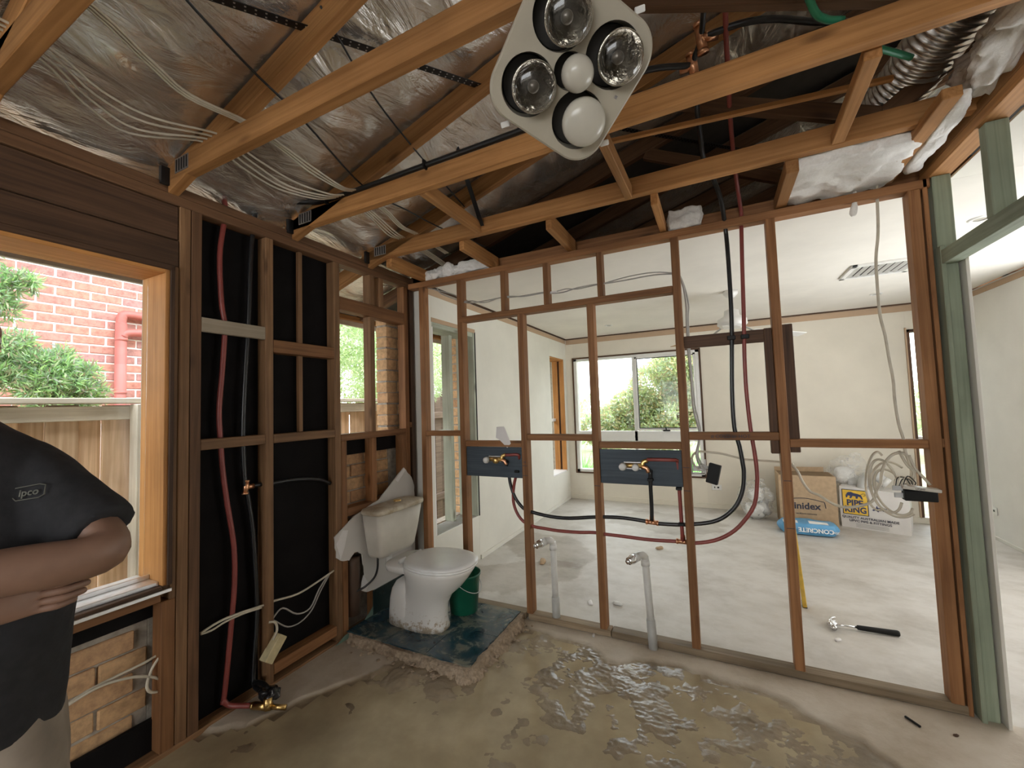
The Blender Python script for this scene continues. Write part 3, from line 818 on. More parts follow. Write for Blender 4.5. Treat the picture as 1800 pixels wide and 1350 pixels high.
# ---- roof: trusses, battens, foil
rf = structure(empty('roof', (2, -1, 2.5)), 'open roof frame of pine trusses under wrinkled silver foil')
SL = .313
def raf_z(x): return 2.478 + SL * x
TR = [-2.70, -2.122, -1.572, -.972, -.392, .153, .75, 1.35, 1.95, 2.55, 3.15]
for i, y in enumerate(TR):
    zc = 2.46 if y < .1 else 2.416
    vis = y < .5
    box('ceiling_joist', rf, (-.262, y - .022, zc), (6.4, y + .022, zc + .092), PINE if y < .1 else STUD)
    a = Vector((-.90, y, raf_z(-.90) + .052)); b = Vector((4.5, y, raf_z(4.5) + .052))
    beam('rafter', rf, a, b, .044, .1, PINE if y < .1 else SHADED_TIMBER)  # far joists, far rafters and webs use darker wood as roof-void shade
    beam('rafter', rf, (4.5, y, raf_z(4.5) + .052), (9.9, y, raf_z(-.9) + .052), .044, .1, PINE)
    if vis:
        for (x0, z0, x1, z1) in ((1.62, raf_z(1.62) + .0, 2.60, zc + .08), (2.62, zc + .08, 4.35, raf_z(4.35)), (4.0, zc + .08, 4.4, raf_z(4.4))):
            beam('web', rf, (x0, y, z0), (x1, y, z1), .036, .07, SHADED_TIMBER)
    if y < .1 and y > -2.6:
        # toothed nail plate at the heel
        q = obj('nail_plate', None, None, rf, Matrix.Identity(4)) if False else None
        box('nail_plate', rf, (-.14, y - .0245, zc + .02), (-.035, y - .0222, zc + .085), STEEL, .0005)
        for k in range(5): box('plate_rib', rf, (-.13 + k * .02, y - .0258, zc + .026), (-.122 + k * .02, y - .0244, zc + .079), BLACK_STEEL, .0003)
        box('tie_down', rf, (-.205, y - .055, 2.44), (-.185, y - .022, 2.52), BLACK_STEEL, .001)
# noggings and hangers between the joists
def trim(x, y0, y1, z0, z1, w=.035, m=PINE): box('ceiling_nogging', rf, (x - w / 2, y0, z0), (x + w / 2, y1, z1), m)
trim(.705, -.95, -.414, 2.46, 2.53, .04); trim(.551, -.37, .10, 2.405, 2.50); trim(1.141, -.37, .09, 2.405, 2.50); trim(1.714, -.37, .055, 2.405, 2.47)
trim(2.300, -.37, .05, 2.405, 2.47, .05, PINE); trim(2.735, -.60, .05, 2.43, 2.47, .055, PINE); trim(-.05, -.37, .05, 2.405, 2.49, .05)
beam('ceiling_hanger', rf, (1.585, -.90, 2.49), (1.600, -.425, 2.472), .036, .07, PINE)
beam('ceiling_hanger', rf, (2.43, -.94, 2.46), (2.452, -.425, 2.478), .045, .045, PINE)
beam('batten_strip', rf, (1.45, -.67, 2.62), (2.62, -.49, 2.625), .02, .022, PINE)
# braced steel straps with punched holes, nailed under the foil
def strap(a, b, w=.032):
    s = beam('brace_strap', rf, a, b, w, .003, BLACK_STEEL, .0005)
    a, b = Vector(a), Vector(b); L = (b - a).length; Mx = WM[s.name]
    V, F = [], []
    n = int(L / .03)
    for k in range(n):
        for yy in (-.008, .008):
            x = -L / 2 + (k + .5) * L / n
            for dx, dy in ((-.003, -.003), (.003, -.003), (.003, .003), (-.003, .003)): V.append((x + dx, yy + dy, -.0017))
            m = len(V); F.append([m - 1, m - 2, m - 3, m - 4])
    h = obj('strap_hole', mesh('strap_hole', V, F), STEEL, s, Mx.copy()); h['kind'] = 'stuff'
zf = lambda x: raf_z(x) + .108
strap((.40, -2.12, zf(.40) - .01), (1.42, -.39, zf(1.42) - .11))
strap((1.42, -.39, zf(1.42) - .11), (2.2, .75, zf(2.2) - .11))
beam('brace_strap', rf, (.733, -.418, 2.50), (.76, -.80, 2.93), .028, .003, BLACK_STEEL, .0005, (0, 1, 0))
box('fascia', rf, (-.925, -6.3, 2.16), (-.90, 6, 2.335), SOFFIT); box('eave_batten', rf, (-.90, -6.3, 2.20), (-.86, 6, 2.24), PINE)
# foil, sagging between the rafters
def foil_bay(y0, y1, x0=-.90, x1=4.5, nx=170, ny=26, amp=1.0, sd=0):
    V, F = [], []
    for j in range(ny + 1):
        v = j / ny; y = y0 + (y1 - y0) * v
        for i in range(nx + 1):
            x = x0 + (x1 - x0) * i / nx
            sag = -.030 * math.sin(math.pi * v) * amp
            wr_ = .016 * noise.fractal(Vector((x * 5.0 + sd, y * 2.0, sd)), .9, 2.0, 4) + .008 * (1 - abs(noise.noise(Vector((x * 11 + y * 6, y * 3.0, sd)))) * 2.5) 
            V.append((x, y, raf_z(x) + .117 + sag + wr_ * (.35 + math.sin(math.pi * v)) * amp))
    for j in range(ny):
        for i in range(nx): a = j * (nx + 1) + i; F.append([a, a + nx + 1, a + nx + 2, a + 1])
    obj('foil', mesh('foil', V, F, True), FOIL, rf)
foil_bay(-3.3, -2.70, sd=9, nx=90, ny=12)
for i in range(5): foil_bay(TR[i], TR[i + 1], sd=i * 3.7)
foil_bay(.75, 3.75, sd=30, nx=60, ny=20, amp=.6)
foil_bay(-6.3, -3.3, sd=33, nx=40, ny=12, amp=.6)
beam('roof_deck', rf, (-.95, -1.3, raf_z(-.95) + .175), (4.5, -1.3, raf_z(4.5) + .175), 10.2, .05, ROOF, .002)
beam('roof_deck', rf, (4.5, -1.3, raf_z(4.5) + .175), (9.95, -1.3, raf_z(-.95) + .175), 10.2, .05, ROOF, .002)
box('gable_panel', rf, (-.9, 3.70, 2.35), (9.9, 3.75, 4.1), DARK_PANEL, .002)
box('gable_panel', rf, (-.35, 3.58, 2.25), (9.9, 3.72, 2.42), DARK_PANEL, .002)
box('end_wall', rf, (6.4, -6.4, 0), (6.5, 3.7, 4.0), PLASTER_WARM, .002)
# measured runs of pipes and cables, in metres
PIPE_BLACK_MAIN = [(2.039,0.035,2.361), (2.043,0.035,2.237), (2.044,0.035,2.043), (2.042,0.035,1.852), (2.035,0.035,1.695), (2.023,0.035,1.457), (2.023,0.035,1.254), (2.042,0.035,1.153), (2.053,0.035,1.052), (2.055,0.035,1.009), (2.046,0.035,0.924), (2.012,0.035,0.836), (1.953,0.035,0.77), (1.888,0.035,0.733), (1.798,0.035,0.712), (1.696,0.035,0.699), (1.59,0.035,0.696), (1.546,0.035,0.701), (1.424,0.035,0.71), (1.328,0.035,0.709), (1.218,0.035,0.699), (1.06,0.035,0.678), (0.928,0.035,0.677), (0.792,0.035,0.695), (0.727,0.035,0.718), (0.669,0.035,0.788), (0.636,0.035,0.885), (0.627,0.035,1.005)]
PIPE_RED_MAIN = [(2.117,0.035,2.359), (2.109,0.035,2.128), (2.101,0.035,1.845), (2.093,0.035,1.649), (2.091,0.035,1.454), (2.099,0.035,1.254), (2.109,0.035,1.144), (2.116,0.035,1.039), (2.114,0.035,0.955), (2.095,0.035,0.842), (2.036,0.035,0.744), (1.972,0.035,0.678), (1.89,0.035,0.631), (1.792,0.035,0.606), (1.725,0.035,0.606), (1.605,0.035,0.599), (1.513,0.035,0.597), (1.402,0.035,0.6), (1.285,0.035,0.601), (1.213,0.035,0.604), (1.121,0.035,0.595), (0.979,0.035,0.59), (0.88,0.035,0.595), (0.798,0.035,0.601), (0.728,0.035,0.627), (0.679,0.035,0.685), (0.656,0.035,0.766), (0.666,0.035,0.865), (0.688,0.035,0.942), (0.722,0.035,1.05)]
CABLE_RIGHT = [(2.697,0.03,2.361), (2.69,0.03,2.195), (2.674,0.03,2.066), (2.671,0.03,1.935), (2.672,0.03,1.792), (2.685,0.03,1.688), (2.692,0.03,1.583), (2.701,0.03,1.474), (2.701,0.03,1.374), (2.708,0.03,1.266), (2.72,0.03,1.197), (2.723,0.03,1.138), (2.735,0.03,1.081), (2.74,0.03,1.039), (2.727,0.03,0.994), (2.706,0.03,0.971)]
CABLE_LOOP = [(2.727,0.03,1.12), (2.71,0.03,1.13), (2.683,0.03,1.125), (2.659,0.03,1.102), (2.64,0.03,1.064), (2.63,0.03,1.026), (2.624,0.03,0.983), (2.607,0.03,0.949), (2.596,0.03,0.911), (2.576,0.03,0.887), (2.537,0.03,0.87), (2.491,0.03,0.86), (2.456,0.03,0.864), (2.422,0.03,0.88), (2.38,0.03,0.911), (2.344,0.03,0.928), (2.315,0.03,0.975), (2.297,0.03,1.026), (2.274,0.03,1.061)]
CABLE_LOOP2 = [(2.282,0.09,1.055), (2.218,0.09,1.065), (2.13,0.09,1.071), (2.06,0.09,1.075), (1.963,0.09,1.101), (1.906,0.09,1.108), (1.829,0.09,1.111), (1.797,0.09,1.071), (1.818,0.09,1.02), (1.853,0.09,1.002)]
CABLE_C = [(1.78,0.05,2.156), (1.804,0.05,2.08), (1.815,0.05,1.967), (1.813,0.05,1.883), (1.811,0.05,1.717), (1.818,0.05,1.549), (1.821,0.05,1.385), (1.832,0.05,1.303), (1.846,0.05,1.238), (1.84,0.05,1.171), (1.824,0.05,1.1), (1.839,0.05,1.039), (1.867,0.05,1.015)]
CABLE_TOP = [(0.056,0.035,2.34), (0.095,0.035,2.289), (0.211,0.035,2.232), (0.277,0.035,2.201), (0.351,0.035,2.18), (0.472,0.035,2.177), (0.59,0.035,2.181), (0.672,0.035,2.181), (0.793,0.035,2.163), (0.922,0.035,2.165), (0.987,0.035,2.155), (1.074,0.035,2.148), (1.172,0.035,2.163), (1.29,0.035,2.166), (1.35,0.035,2.161), (1.492,0.035,2.162), (1.649,0.035,2.165), (1.77,0.035,2.152)]
CABLE_TOP2 = [(-0.035,0.04,2.355), (0.052,0.04,2.324), (0.219,0.04,2.259), (0.279,0.04,2.206), (0.368,0.04,2.194), (0.474,0.04,2.166), (0.606,0.04,2.184), (0.678,0.04,2.173), (0.805,0.04,2.17), (0.924,0.04,2.172), (0.994,0.04,2.161), (1.094,0.04,2.169), (1.171,0.04,2.156), (1.292,0.04,2.163), (1.358,0.04,2.167), (1.499,0.04,2.183), (1.65,0.04,2.182), (1.769,0.04,2.157)]
RED_LEFT = [(-0.235,-1.326,2.66), (-0.235,-1.333,2.448), (-0.235,-1.343,2.37), (-0.235,-1.361,2.204), (-0.235,-1.352,1.976), (-0.235,-1.336,1.85), (-0.235,-1.346,1.636), (-0.235,-1.36,1.439), (-0.235,-1.354,1.301), (-0.235,-1.341,1.133), (-0.235,-1.319,0.964), (-0.235,-1.289,0.762), (-0.235,-1.286,0.568), (-0.235,-1.301,0.385), (-0.235,-1.319,0.18), (-0.235,-1.334,0.045)]
BLACK_LEFT = [(-0.235,-1.192,2.413), (-0.235,-1.207,2.284), (-0.235,-1.219,1.914), (-0.235,-1.233,1.673), (-0.235,-1.244,1.437), (-0.235,-1.246,1.263), (-0.235,-1.235,1.059), (-0.235,-1.218,0.969), (-0.235,-1.197,0.82), (-0.235,-1.182,0.613), (-0.235,-1.174,0.381), (-0.235,-1.188,0.162), (-0.235,-1.205,-0.023)]
BLACK_LEFT_BR = [(-0.24,-1.229,1.038), (-0.24,-1.162,1.04), (-0.24,-1.1,1.034), (-0.24,-0.948,1.03), (-0.24,-0.798,1.004), (-0.24,-0.716,0.965)]
CABLE_LEFT_LOW = [(-0.22,-1.441,0.422), (-0.22,-1.363,0.436), (-0.22,-1.278,0.434), (-0.22,-1.159,0.42), (-0.22,-1.089,0.416), (-0.22,-0.959,0.396), (-0.22,-0.84,0.41), (-0.22,-0.71,0.435)]
CABLE_LEFT_LOW2 = [(-0.22,-1.441,0.417), (-0.22,-1.395,0.412), (-0.22,-1.331,0.423), (-0.22,-1.245,0.422), (-0.22,-1.159,0.411)]
CABLE_DROOP = [(-0.22,-1.105,0.317), (-0.22,-1.089,0.339), (-0.22,-1.042,0.357), (-0.22,-0.96,0.289), (-0.22,-0.877,0.284), (-0.22,-0.816,0.365), (-0.22,-0.751,0.426)]
CABLE_DROOP2 = [(-0.22,-1.105,0.323), (-0.22,-1.084,0.307), (-0.22,-1.015,0.245), (-0.22,-0.937,0.235), (-0.22,-0.866,0.269), (-0.22,-0.808,0.348), (-0.22,-0.739,0.428)]
CABLE_WIN = [(-0.24,-1.947,0.366), (-0.24,-1.871,0.374), (-0.24,-1.816,0.388), (-0.24,-1.733,0.394), (-0.24,-1.642,0.396), (-0.24,-1.576,0.406)]
CABLE_WIN2 = [(-0.22,-1.878,0.378), (-0.22,-1.799,0.393), (-0.22,-1.74,0.387), (-0.22,-1.674,0.365), (-0.22,-1.611,0.326), (-0.22,-1.576,0.282), (-0.22,-1.591,0.261), (-0.22,-1.626,0.277), (-0.22,-1.638,0.312), (-0.22,-1.622,0.366), (-0.22,-1.597,0.399), (-0.22,-1.583,0.414)]
PLASTER_TORN = [(-0.195,-0.732,0.644), (-0.195,-0.672,0.678), (-0.195,-0.572,0.737), (-0.195,-0.356,0.793), (-0.195,-0.213,0.897), (-0.195,-0.102,0.974), (-0.195,-0.015,0.892), (-0.195,0.071,0.825), (-0.195,0.089,0.75), (-0.195,0.11,0.746), (-0.195,0.085,0.6), (-0.195,0.056,0.346), (-0.195,-0.048,0.21), (-0.195,-0.231,0.196), (-0.195,-0.395,0.199), (-0.195,-0.495,0.225), (-0.195,-0.528,0.253), (-0.195,-0.493,0.334), (-0.195,-0.506,0.412), (-0.195,-0.525,0.484), (-0.195,-0.576,0.508), (-0.195,-0.622,0.47), (-0.195,-0.675,0.481), (-0.195,-0.717,0.519)]
# ================================================================== FITTINGS
def flat_poly(name, parent, yz, x, th, mat):
    """sheet standing in a plane of constant x"""
    M = plane_M((x, 0, 0), (0, 1, 0), (0, 0, 1))
    P = [(a, b) for a, b in yz]
    ar = sum(P[i][0] * P[(i + 1) % len(P)][1] - P[(i + 1) % len(P)][0] * P[i][1] for i in range(len(P)))
    if ar < 0: P = P[::-1]
    return slab(name, parent, P, th, mat, M)

# ---- broken tiled bed under the toilet
tb = tag(empty('tiled_bed', (.27, -.33, 0)), 'raised bed of dirty dark blue tiles with a broken rubble edge under the toilet', 'tiled floor')
out = [(-.195, -.63), (-.08, -.66), (.08, -.645), (.24, -.665), (.40, -.655), (.55, -.672), (.685, -.668), (.725, -.60), (.712, -.48), (.735, -.35), (.722, -.22), (.74, -.10), (.73, -.006), (.3, -.004), (-.195, -.004)]
def dense(P, n=7):
    R = []
    for i in range(len(P)):
        a, b = P[i], P[(i + 1) % len(P)]
        for k in range(n): R.append((a[0] + (b[0] - a[0]) * k / n, a[1] + (b[1] - a[1]) * k / n))
    return R
O = dense(out, 14)
rings = []
for z, g, am in ((-.05, .060, .018), (-.012, .046, .020), (.006, .030, .020), (.022, .014, .014), (.034, .006, .008), (.040, .001, .004)):
    r = []
    for i, (x, y) in enumerate(O):
        s = noise.fractal(Vector((x * 30, y * 30, z * 60)), .8, 2.0, 4)
        free = (1 if y < -.05 and x > -.17 else 0)
        dx = (1 if x > .66 else 0); dy = (-1 if y < -.6 else 0)
        r.append((x + dx * (g + am * s) * free, y + dy * (g + am * s) * free, z + .006 * s * free))
    rings.append(r)
Vb, Fb = loft_data(rings)
obj('mortar_bed', mesh('mortar_bed', Vb, Fb, True), RUBBLE, tb)
XE = [-.19, .115, .418, .712]; YE = [-.652, -.335, -.008]
for i in range(3):
    for j in range(2):
        P = dense([(XE[i] + .002, YE[j] + .002), (XE[i + 1] - .002, YE[j] + .002), (XE[i + 1] - .002, YE[j + 1] - .002), (XE[i] + .002, YE[j + 1] - .002)], 8)
        Q = []
        for (x, y) in P:
            s = noise.noise(Vector((x * 26, y * 26, 5))) + .5 * noise.noise(Vector((x * 70, y * 70, 1)))
            if y < -.64: y += .008 + .010 * s
            if x > .70: x += -.006 + .012 * s
            Q.append((x, y))
        slab('tile', tb, Q, .008, TILE, Matrix.Translation((0, 0, .049 + .0006 * i)))
rb = []
for k in range(46):
    t = random.random()
    if t < .6: x, y = random.uniform(-.1, .72), -.70 + random.uniform(-.05, .02)
    else: x, y = .76 + random.uniform(-.02, .06), random.uniform(-.62, -.05)
    rb.append((x, y, random.uniform(.006, .016)))
V, F = [], []
for x, y, s in rb:
    bmx = bmesh.new(); bmesh.ops.create_icosphere(bmx, subdivisions=1, radius=s)
    o0 = len(V)
    for v in bmx.verts: V.append((x + v.co.x * random.uniform(.8, 1.3), y + v.co.y * random.uniform(.8, 1.3), .002 + s * .4 + v.co.z * random.uniform(.5, .9)))
    bmx.verts.ensure_lookup_table()
    for f in bmx.faces: F.append([o0 + v.index for v in f.verts])
    bmx.free()
rbo = obj('crumbs', mesh('crumbs', V, F), RUBBLE, tb); rbo['kind'] = 'stuff'

# ---- torn plasterboard left on the wall behind the cistern, its tile skirting and membrane
tp = tag(empty('torn_plasterboard', (-.19, -.3, .05)), 'ragged white plasterboard scrap left on the wall behind the cistern', 'plasterboard')
P = [(y, z) for _, y, z in PLASTER_TORN]
P = [p if p[0] < .0 else (min(p[0], .012), p[1]) for p in P]
Pd = []
for (y, z) in dense(P, 4):
    s = noise.noise(Vector((y * 30, z * 30, 2))); Pd.append((y + .006 * s, z + .008 * s))
flat_poly('board', tp, Pd, -.186, .008, PLASTER_RAW)
for (P2, x) in (([(-.72, .60), (-.67, .67), (-.63, .66), (-.66, .56), (-.69, .50)], -.183), ([(-.2, .90), (-.1, .975), (-.09, .95), (-.17, .88)], -.183), ([(-.51, .34), (-.46, .26), (-.49, .23), (-.53, .25), (-.525, .30)], -.183)):
    flat_poly('paper_face', tp, dense(P2, 2), x, .003, PAPER_W)
for a, b in ((-.43, -.125), (-.12, .0)): box('skirting_tile', tp, (-.187, a, .045), (-.178, b, .206), TILE_DARK, .001)
P = [(-.76, -.01), (-.66, .03), (-.52, .035), (-.43, .10), (-.415, .21), (-.405, .205), (-.40, .05), (-.50, .0), (-.64, -.01), (-.73, -.02)]
flat_poly('membrane', tp, dense(P, 3), -.184, .004, MEMBRANE)

# ---- toilet
toi = tag(empty('toilet', (.2, -.385, .05)), 'white ceramic toilet with plastic cistern and mud splashed foot on the tiled bed', 'toilet')
cy = -.385
rings = [ring(.19, cy, .0495, .192, .105, 2.6), ring(.19, cy, .075, .187, .102, 2.5), ring(.20, cy, .13, .174, .097, 2.3), ring(.222, cy, .20, .158, .099, 2.2), ring(.252, cy, .26, .160, .114, 2.2),
         ring(.292, cy, .32, .192, .143, 2.2), ring(.318, cy, .375, .212, .168, 2.2), ring(.328, cy, .415, .230, .182, 2.2), ring(.332, cy, .432, .237, .186, 2.2), ring(.332, cy, .442, .234, .184, 2.2)]
V, F = loft_data(rings)
r2 = [ring(.085, cy, .0495, .135, .100, 2.4), ring(.082, cy, .12, .130, .098, 2.3), ring(.078, cy, .20, .120, .094, 2.2), ring(.076, cy, .255, .104, .084, 2.1), ring(.076, cy, .295, .078, .064, 2), ring(.076, cy, .318, .040, .034, 2)]
V2, F2 = loft_data(r2); n0 = len(V)
r3 = [ring(.10, cy, .385, .095, .11, 3), ring(.10, cy, .40, .115, .145, 3), ring(.10, cy, .436, .12, .155, 3), ring(.10, cy, .442, .115, .15, 3)]
V3, F3 = loft_data(r3); n1 = n0 + len(V2)
me = mesh('pan', V + V2 + V3, F + [[i + n0 for i in f] for f in F2] + [[i + n1 for i in f] for f in F3], True)
def ceramic_mud():
    m, nt, p = new_mat('ceramic_with_mud'); L = nt.links.new
    g = N(nt, 'ShaderNodeNewGeometry'); n1 = N(nt, 'ShaderNodeTexNoise', Scale=34.0, Detail=8.0, Roughness=.75); L(g.outputs['Position'], n1.inputs['Vector'])
    sp = N(nt, 'ShaderNodeSeparateXYZ'); L(g.outputs['Position'], sp.inputs[0])
    mr = N(nt, 'ShaderNodeMapRange'); mr.inputs['From Min'].default_value = .05; mr.inputs['From Max'].default_value = .24; mr.inputs['To Min'].default_value = .17; mr.inputs['To Max'].default_value = -.12
    L(sp.outputs['Z'], mr.inputs['Value'])
    ad = N(nt, 'ShaderNodeMath', operation='ADD'); L(n1.outputs['Fac'], ad.inputs[0]); L(mr.outputs[0], ad.inputs[1])
    r = ramp(nt, ad.outputs[0], [(.60, (.80, .78, .75)), (.68, (.42, .34, .25))]); L(r.outputs['Color'], p.inputs['Base Color'])
    r2 = ramp(nt, ad.outputs[0], [(.60, (.07,) * 3), (.68, (.7,) * 3)]); L(r2.outputs['Color'], p.inputs['Roughness'])
    return m
obj('pan', me, ceramic_mud(), toi)
rings = [ring(.340, cy, .444, .236, .190, 2.3, 40, .93), ring(.340, cy, .450, .242, .195, 2.3, 40, .93), ring(.340, cy, .456, .241, .194, 2.3, 40, .93)]
V, F = loft_data(rings); obj('seat', mesh('seat', V, F, True), SEAT_WHITE, toi)
rings = [ring(.342, cy, .459, .238, .191, 2.3, 40, .93), ring(.342, cy, .466, .243, .195, 2.3, 40, .93), ring(.342, cy, .474, .239, .191, 2.3, 40, .93), ring(.342, cy, .480, .213, .165, 2.2, 40, .93), ring(.342, cy, .483, .11, .09, 2.1, 40, .93)]
V, F = loft_data(rings); obj('lid', mesh('lid', V, F, True), SEAT_WHITE, toi)
for dy in (-.075, .075): tube('hinge', toi, [(.105, cy + dy - .03, .455), (.105, cy + dy + .03, .455)], .013, PLASTIC_WHITE, 10, 1)
tube('flush_pipe', toi, [(-.10, -.36, .45), (-.10, -.365, .40), (-.06, -.38, .375), (.03, cy, .37)], .022, PLASTIC_WHITE, 12, 4)
tube('water_hose', toi, [(-.09, -.475, .45), (-.095, -.475, .38), (-.12, -.48, .32), (-.165, -.515, .27), (-.20, -.56, .25)], .007, BLACK_PIPE, 8, 4)
cyc = -.320
def cring(x0, x1, hy, z, e=7): return ring((x0 + x1) / 2, cyc, z, (x1 - x0) / 2, hy, e, 48)
V, F = loft_data([cring(-.178, -.070, .13, .437, 5), cring(-.178, -.052, .155, .445), cring(-.178, -.040, .172, .47), cring(-.178, -.022, .195, .58), cring(-.178, -.006, .222, .735)])
cis = obj('cistern', mesh('cistern', V, F, True), CREAM_PLASTIC, toi); cis['label'] = 'yellowed plastic cistern'
V, F = loft_data([cring(-.182, .004, .224, .735), cring(-.184, .008, .229, .742), cring(-.184, .008, .229, .758), cring(-.180, .003, .222, .768), cring(-.15, -.04, .17, .776, 4), cring(-.12, -.07, .08, .778, 3)])
def dusty():
    m, nt, p = new_mat('dusty_lid'); L = nt.links.new
    tc = N(nt, 'ShaderNodeTexCoord'); n1 = N(nt, 'ShaderNodeTexNoise', Scale=9.0, Detail=8.0, Roughness=.65); L(tc.outputs['Object'], n1.inputs['Vector'])
    r = ramp(nt, n1.outputs['Fac'], [(.42, (.60, .54, .43)), (.62, (.40, .31, .20))]); L(r.outputs['Color'], p.inputs['Base Color']); p.inputs['Roughness'].default_value = .5
    return m
obj('cistern_lid', mesh('cistern_lid', V, F, True), dusty(), cis)
lathe('flush_button', cis, [(.027, 0), (.027, .006), (.022, .011), (.005, .012)], BRASS, Matrix.Translation((-.085, -.29, .776)), 20)
# hidden vent pipe stub in the wall behind
tag(tube('drain_vent', None, [(-.235, -.55, .10), (-.235, -.55, .36), (-.235, -.55, .46)], .045, plain('brown_vent', (.10, .06, .04), .5), 14, 2), 'dark brown vent pipe in the wall cavity beside the torn plasterboard', 'pipe')

bk = tag(empty('bucket', (.345, -.135, .05)), 'green plastic bucket tucked behind the toilet pan', 'bucket')
lathe('body', bk, [(.088, .0), (.092, .004), (.112, .235), (.118, .237), (.118, .25), (.114, .25), (.108, .235), (.088, .01)], GREEN_PLASTIC, Matrix.Translation((.345, -.135, .0495)), 32, caps=True)
tube('handle', bk, [(.345 + .119 * math.cos(a), -.135 + .119 * math.sin(a), .285 - .10 * math.sin((a + math.pi / 2))) for a in [(-math.pi / 2) + math.pi * k / 8 for k in range(9)]], .003, STEEL, 6, 2)

# ---- heat lamp unit hanging askew from the joists
n = Vector((.2, -.746, -.635)) + Vector((.895, .445, -.03)) * .16 + Vector((0, 0, -1)) * .05
n.normalize()
ux = Vector((.197, .093, .071)); ux = (ux - n * ux.dot(n)).normalized(); uy = n.cross(ux)
HM = Matrix.Translation(Vector((1.658, -1.566, 2.243))) @ Matrix((ux, uy, n)).transposed().to_4x4()
hl = empty('heat_lamp', (0, 0, 0)); hl.matrix_basis = HM; WM[hl.name] = HM
tag(hl, 'cream four bulb bathroom heat lamp fixture hanging tilted below the roof joists', 'heat lamp')
def diamond(r, p=1.32, nn=72):
    R = []
    for k in range(nn):
        t = 2 * math.pi * k / nn; c, s = math.cos(t), math.sin(t)
        R.append((r * math.copysign(abs(c) ** (2 / p), c), r * math.copysign(abs(s) ** (2 / p), s)))
    return R
def rounded_diamond(r, cr, nn=14):
    R = []
    for q in range(4):
        a0 = q * math.pi / 2
        cx, cyy = (r - cr * 1.0) * math.cos(a0), (r - cr * 1.0) * math.sin(a0)
        for k in range(nn + 1):
            a = a0 - math.pi / 4 + (math.pi / 2) * k / nn
            R.append((cx + cr * math.cos(a), cyy + cr * math.sin(a)))
    return R
outl = rounded_diamond(.207, .075)
S_ = .108
HOLES = [(-S_, 0, .068), (S_, 0, .068), (0, S_, .068), (0, -S_, .068), (.0, 0, .040)]
from mathutils.geometry import tessellate_polygon
loops = [[Vector((x * .965, y * .965, .004)) for x, y in outl]]
for hx, hy, hr in HOLES: loops.append([Vector((hx + hr * math.cos(-2 * math.pi * k / 36), hy + hr * math.sin(-2 * math.pi * k / 36), .004)) for k in range(36)])
V = [v for l in loops for v in l]
F = [list(t) for t in tessellate_polygon(loops)]
F = [f if (V[f[1]] - V[f[0]]).cross(V[f[2]] - V[f[0]]).z > 0 else f[::-1] for f in F]
no = len(outl)
for k in range(no): pass
b0 = len(V)
V += [Vector((x * .99, y * .99, 0)) for x, y in outl]; V += [Vector((x, y, -.012)) for x, y in outl]; V += [Vector((x * .985, y * .985, -.055)) for x, y in outl]
for a, b in ((0, b0), (b0, b0 + no), (b0 + no, b0 + 2 * no)):
    for k in range(no): k2 = (k + 1) % no; F.append([a + k, b + k, b + k2, a + k2])
F.append([b0 + 2 * no + k for k in range(no)][::-1])
st = no
for hx, hy, hr in HOLES:
    w0 = len(V)
    V += [Vector((hx + hr * .96 * math.cos(-2 * math.pi * k / 36), hy + hr * .96 * math.sin(-2 * math.pi * k / 36), -.05)) for k in range(36)]
    for k in range(36): k2 = (k + 1) % 36; F.append([st + k, st + k2, w0 + k2, w0 + k])
    st += 36
obj('housing', mesh('housing', V, F), LAMP_CREAM, hl, HM)
for k in range(4):
    a = k * math.pi / 2 + .35
    obj('clip', mesh('clip', *cbox_data(.012, .007, .004, .002)), PLASTIC_WHITE, hl, HM @ Matrix.Translation((.2 * math.cos(a), .2 * math.sin(a) , -.03)))
dark_in = plain('lamp_inside', (.03, .028, .025), .6)
for i, (hx, hy, hr) in enumerate(HOLES):
    lathe('recess', hl, [(hr * .955, -.048), (hr * .9, -.046), (.002, -.046)], dark_in, HM @ Matrix.Translation((hx, hy, 0)), 28)
    if i == 4: continue
    bm_ = HM @ Matrix.Translation((hx + .013, hy - .006, .018))
    R = .057
    if i != 3:
        bulb = lathe('bulb', hl, [(R * .35, -.055), (R * .6, -.04), (R * .86, -.018), (R * .985, -.002), (R, .004), (R * .985, .009), (R * .95, .012), (R * .93, .011), (R * .80, -.006), (R * .5, -.032), (R * .3, -.042), (R * .05, -.044)], REFLECTOR, bm_, 36)
        lathe('bulb_face', bulb, [(R * .985, .009), (R * .93, .018), (R * .8, .026), (R * .6, .032), (R * .35, .036), (.001, .0375)], BULB_GLASS, bm_, 36, caps=False)
        lathe('filament_cap', bulb, [(R * .22, -.040), (R * .26, -.02), (R * .2, -.012), (.001, -.010)], plain('bulb_cap', (.12, .11, .1), .3, .5), bm_, 20)
    else:
        bulb = lathe('bulb', hl, [(R * .6, -.04), (R * .88, -.016), (R, .003), (R * .975, .014), (R * .9, .022), (R * .72, .030), (R * .45, .0355), (.001, .038)], FROST, bm_, 36)
        bulb['label'] = 'frosted white light bulb'
bm_ = HM @ Matrix.Translation((.014, -.008, .0))
b5 = lathe('bulb', hl, [(.016, -.04), (.022, -.02), (.033, .0), (.0385, .016), (.040, .03), (.0375, .046), (.030, .058), (.016, .066), (.001, .068)], FROST, bm_, 28); b5['label'] = 'small frosted centre bulb'
text('switch_mark', hl, 'iii', .012, INK_BLUE, HM @ Matrix.Translation((.105, -.085, .0045)) @ Matrix.Rotation(.9, 4, 'Z'))
tube('hanging_wire', hl, [HM @ Vector((.0, .03, -.05)), Vector((1.70, -1.45, 2.42)), Vector((1.72, -1.545, 2.56))], .004, BLACK_CABLE, 6, 5)
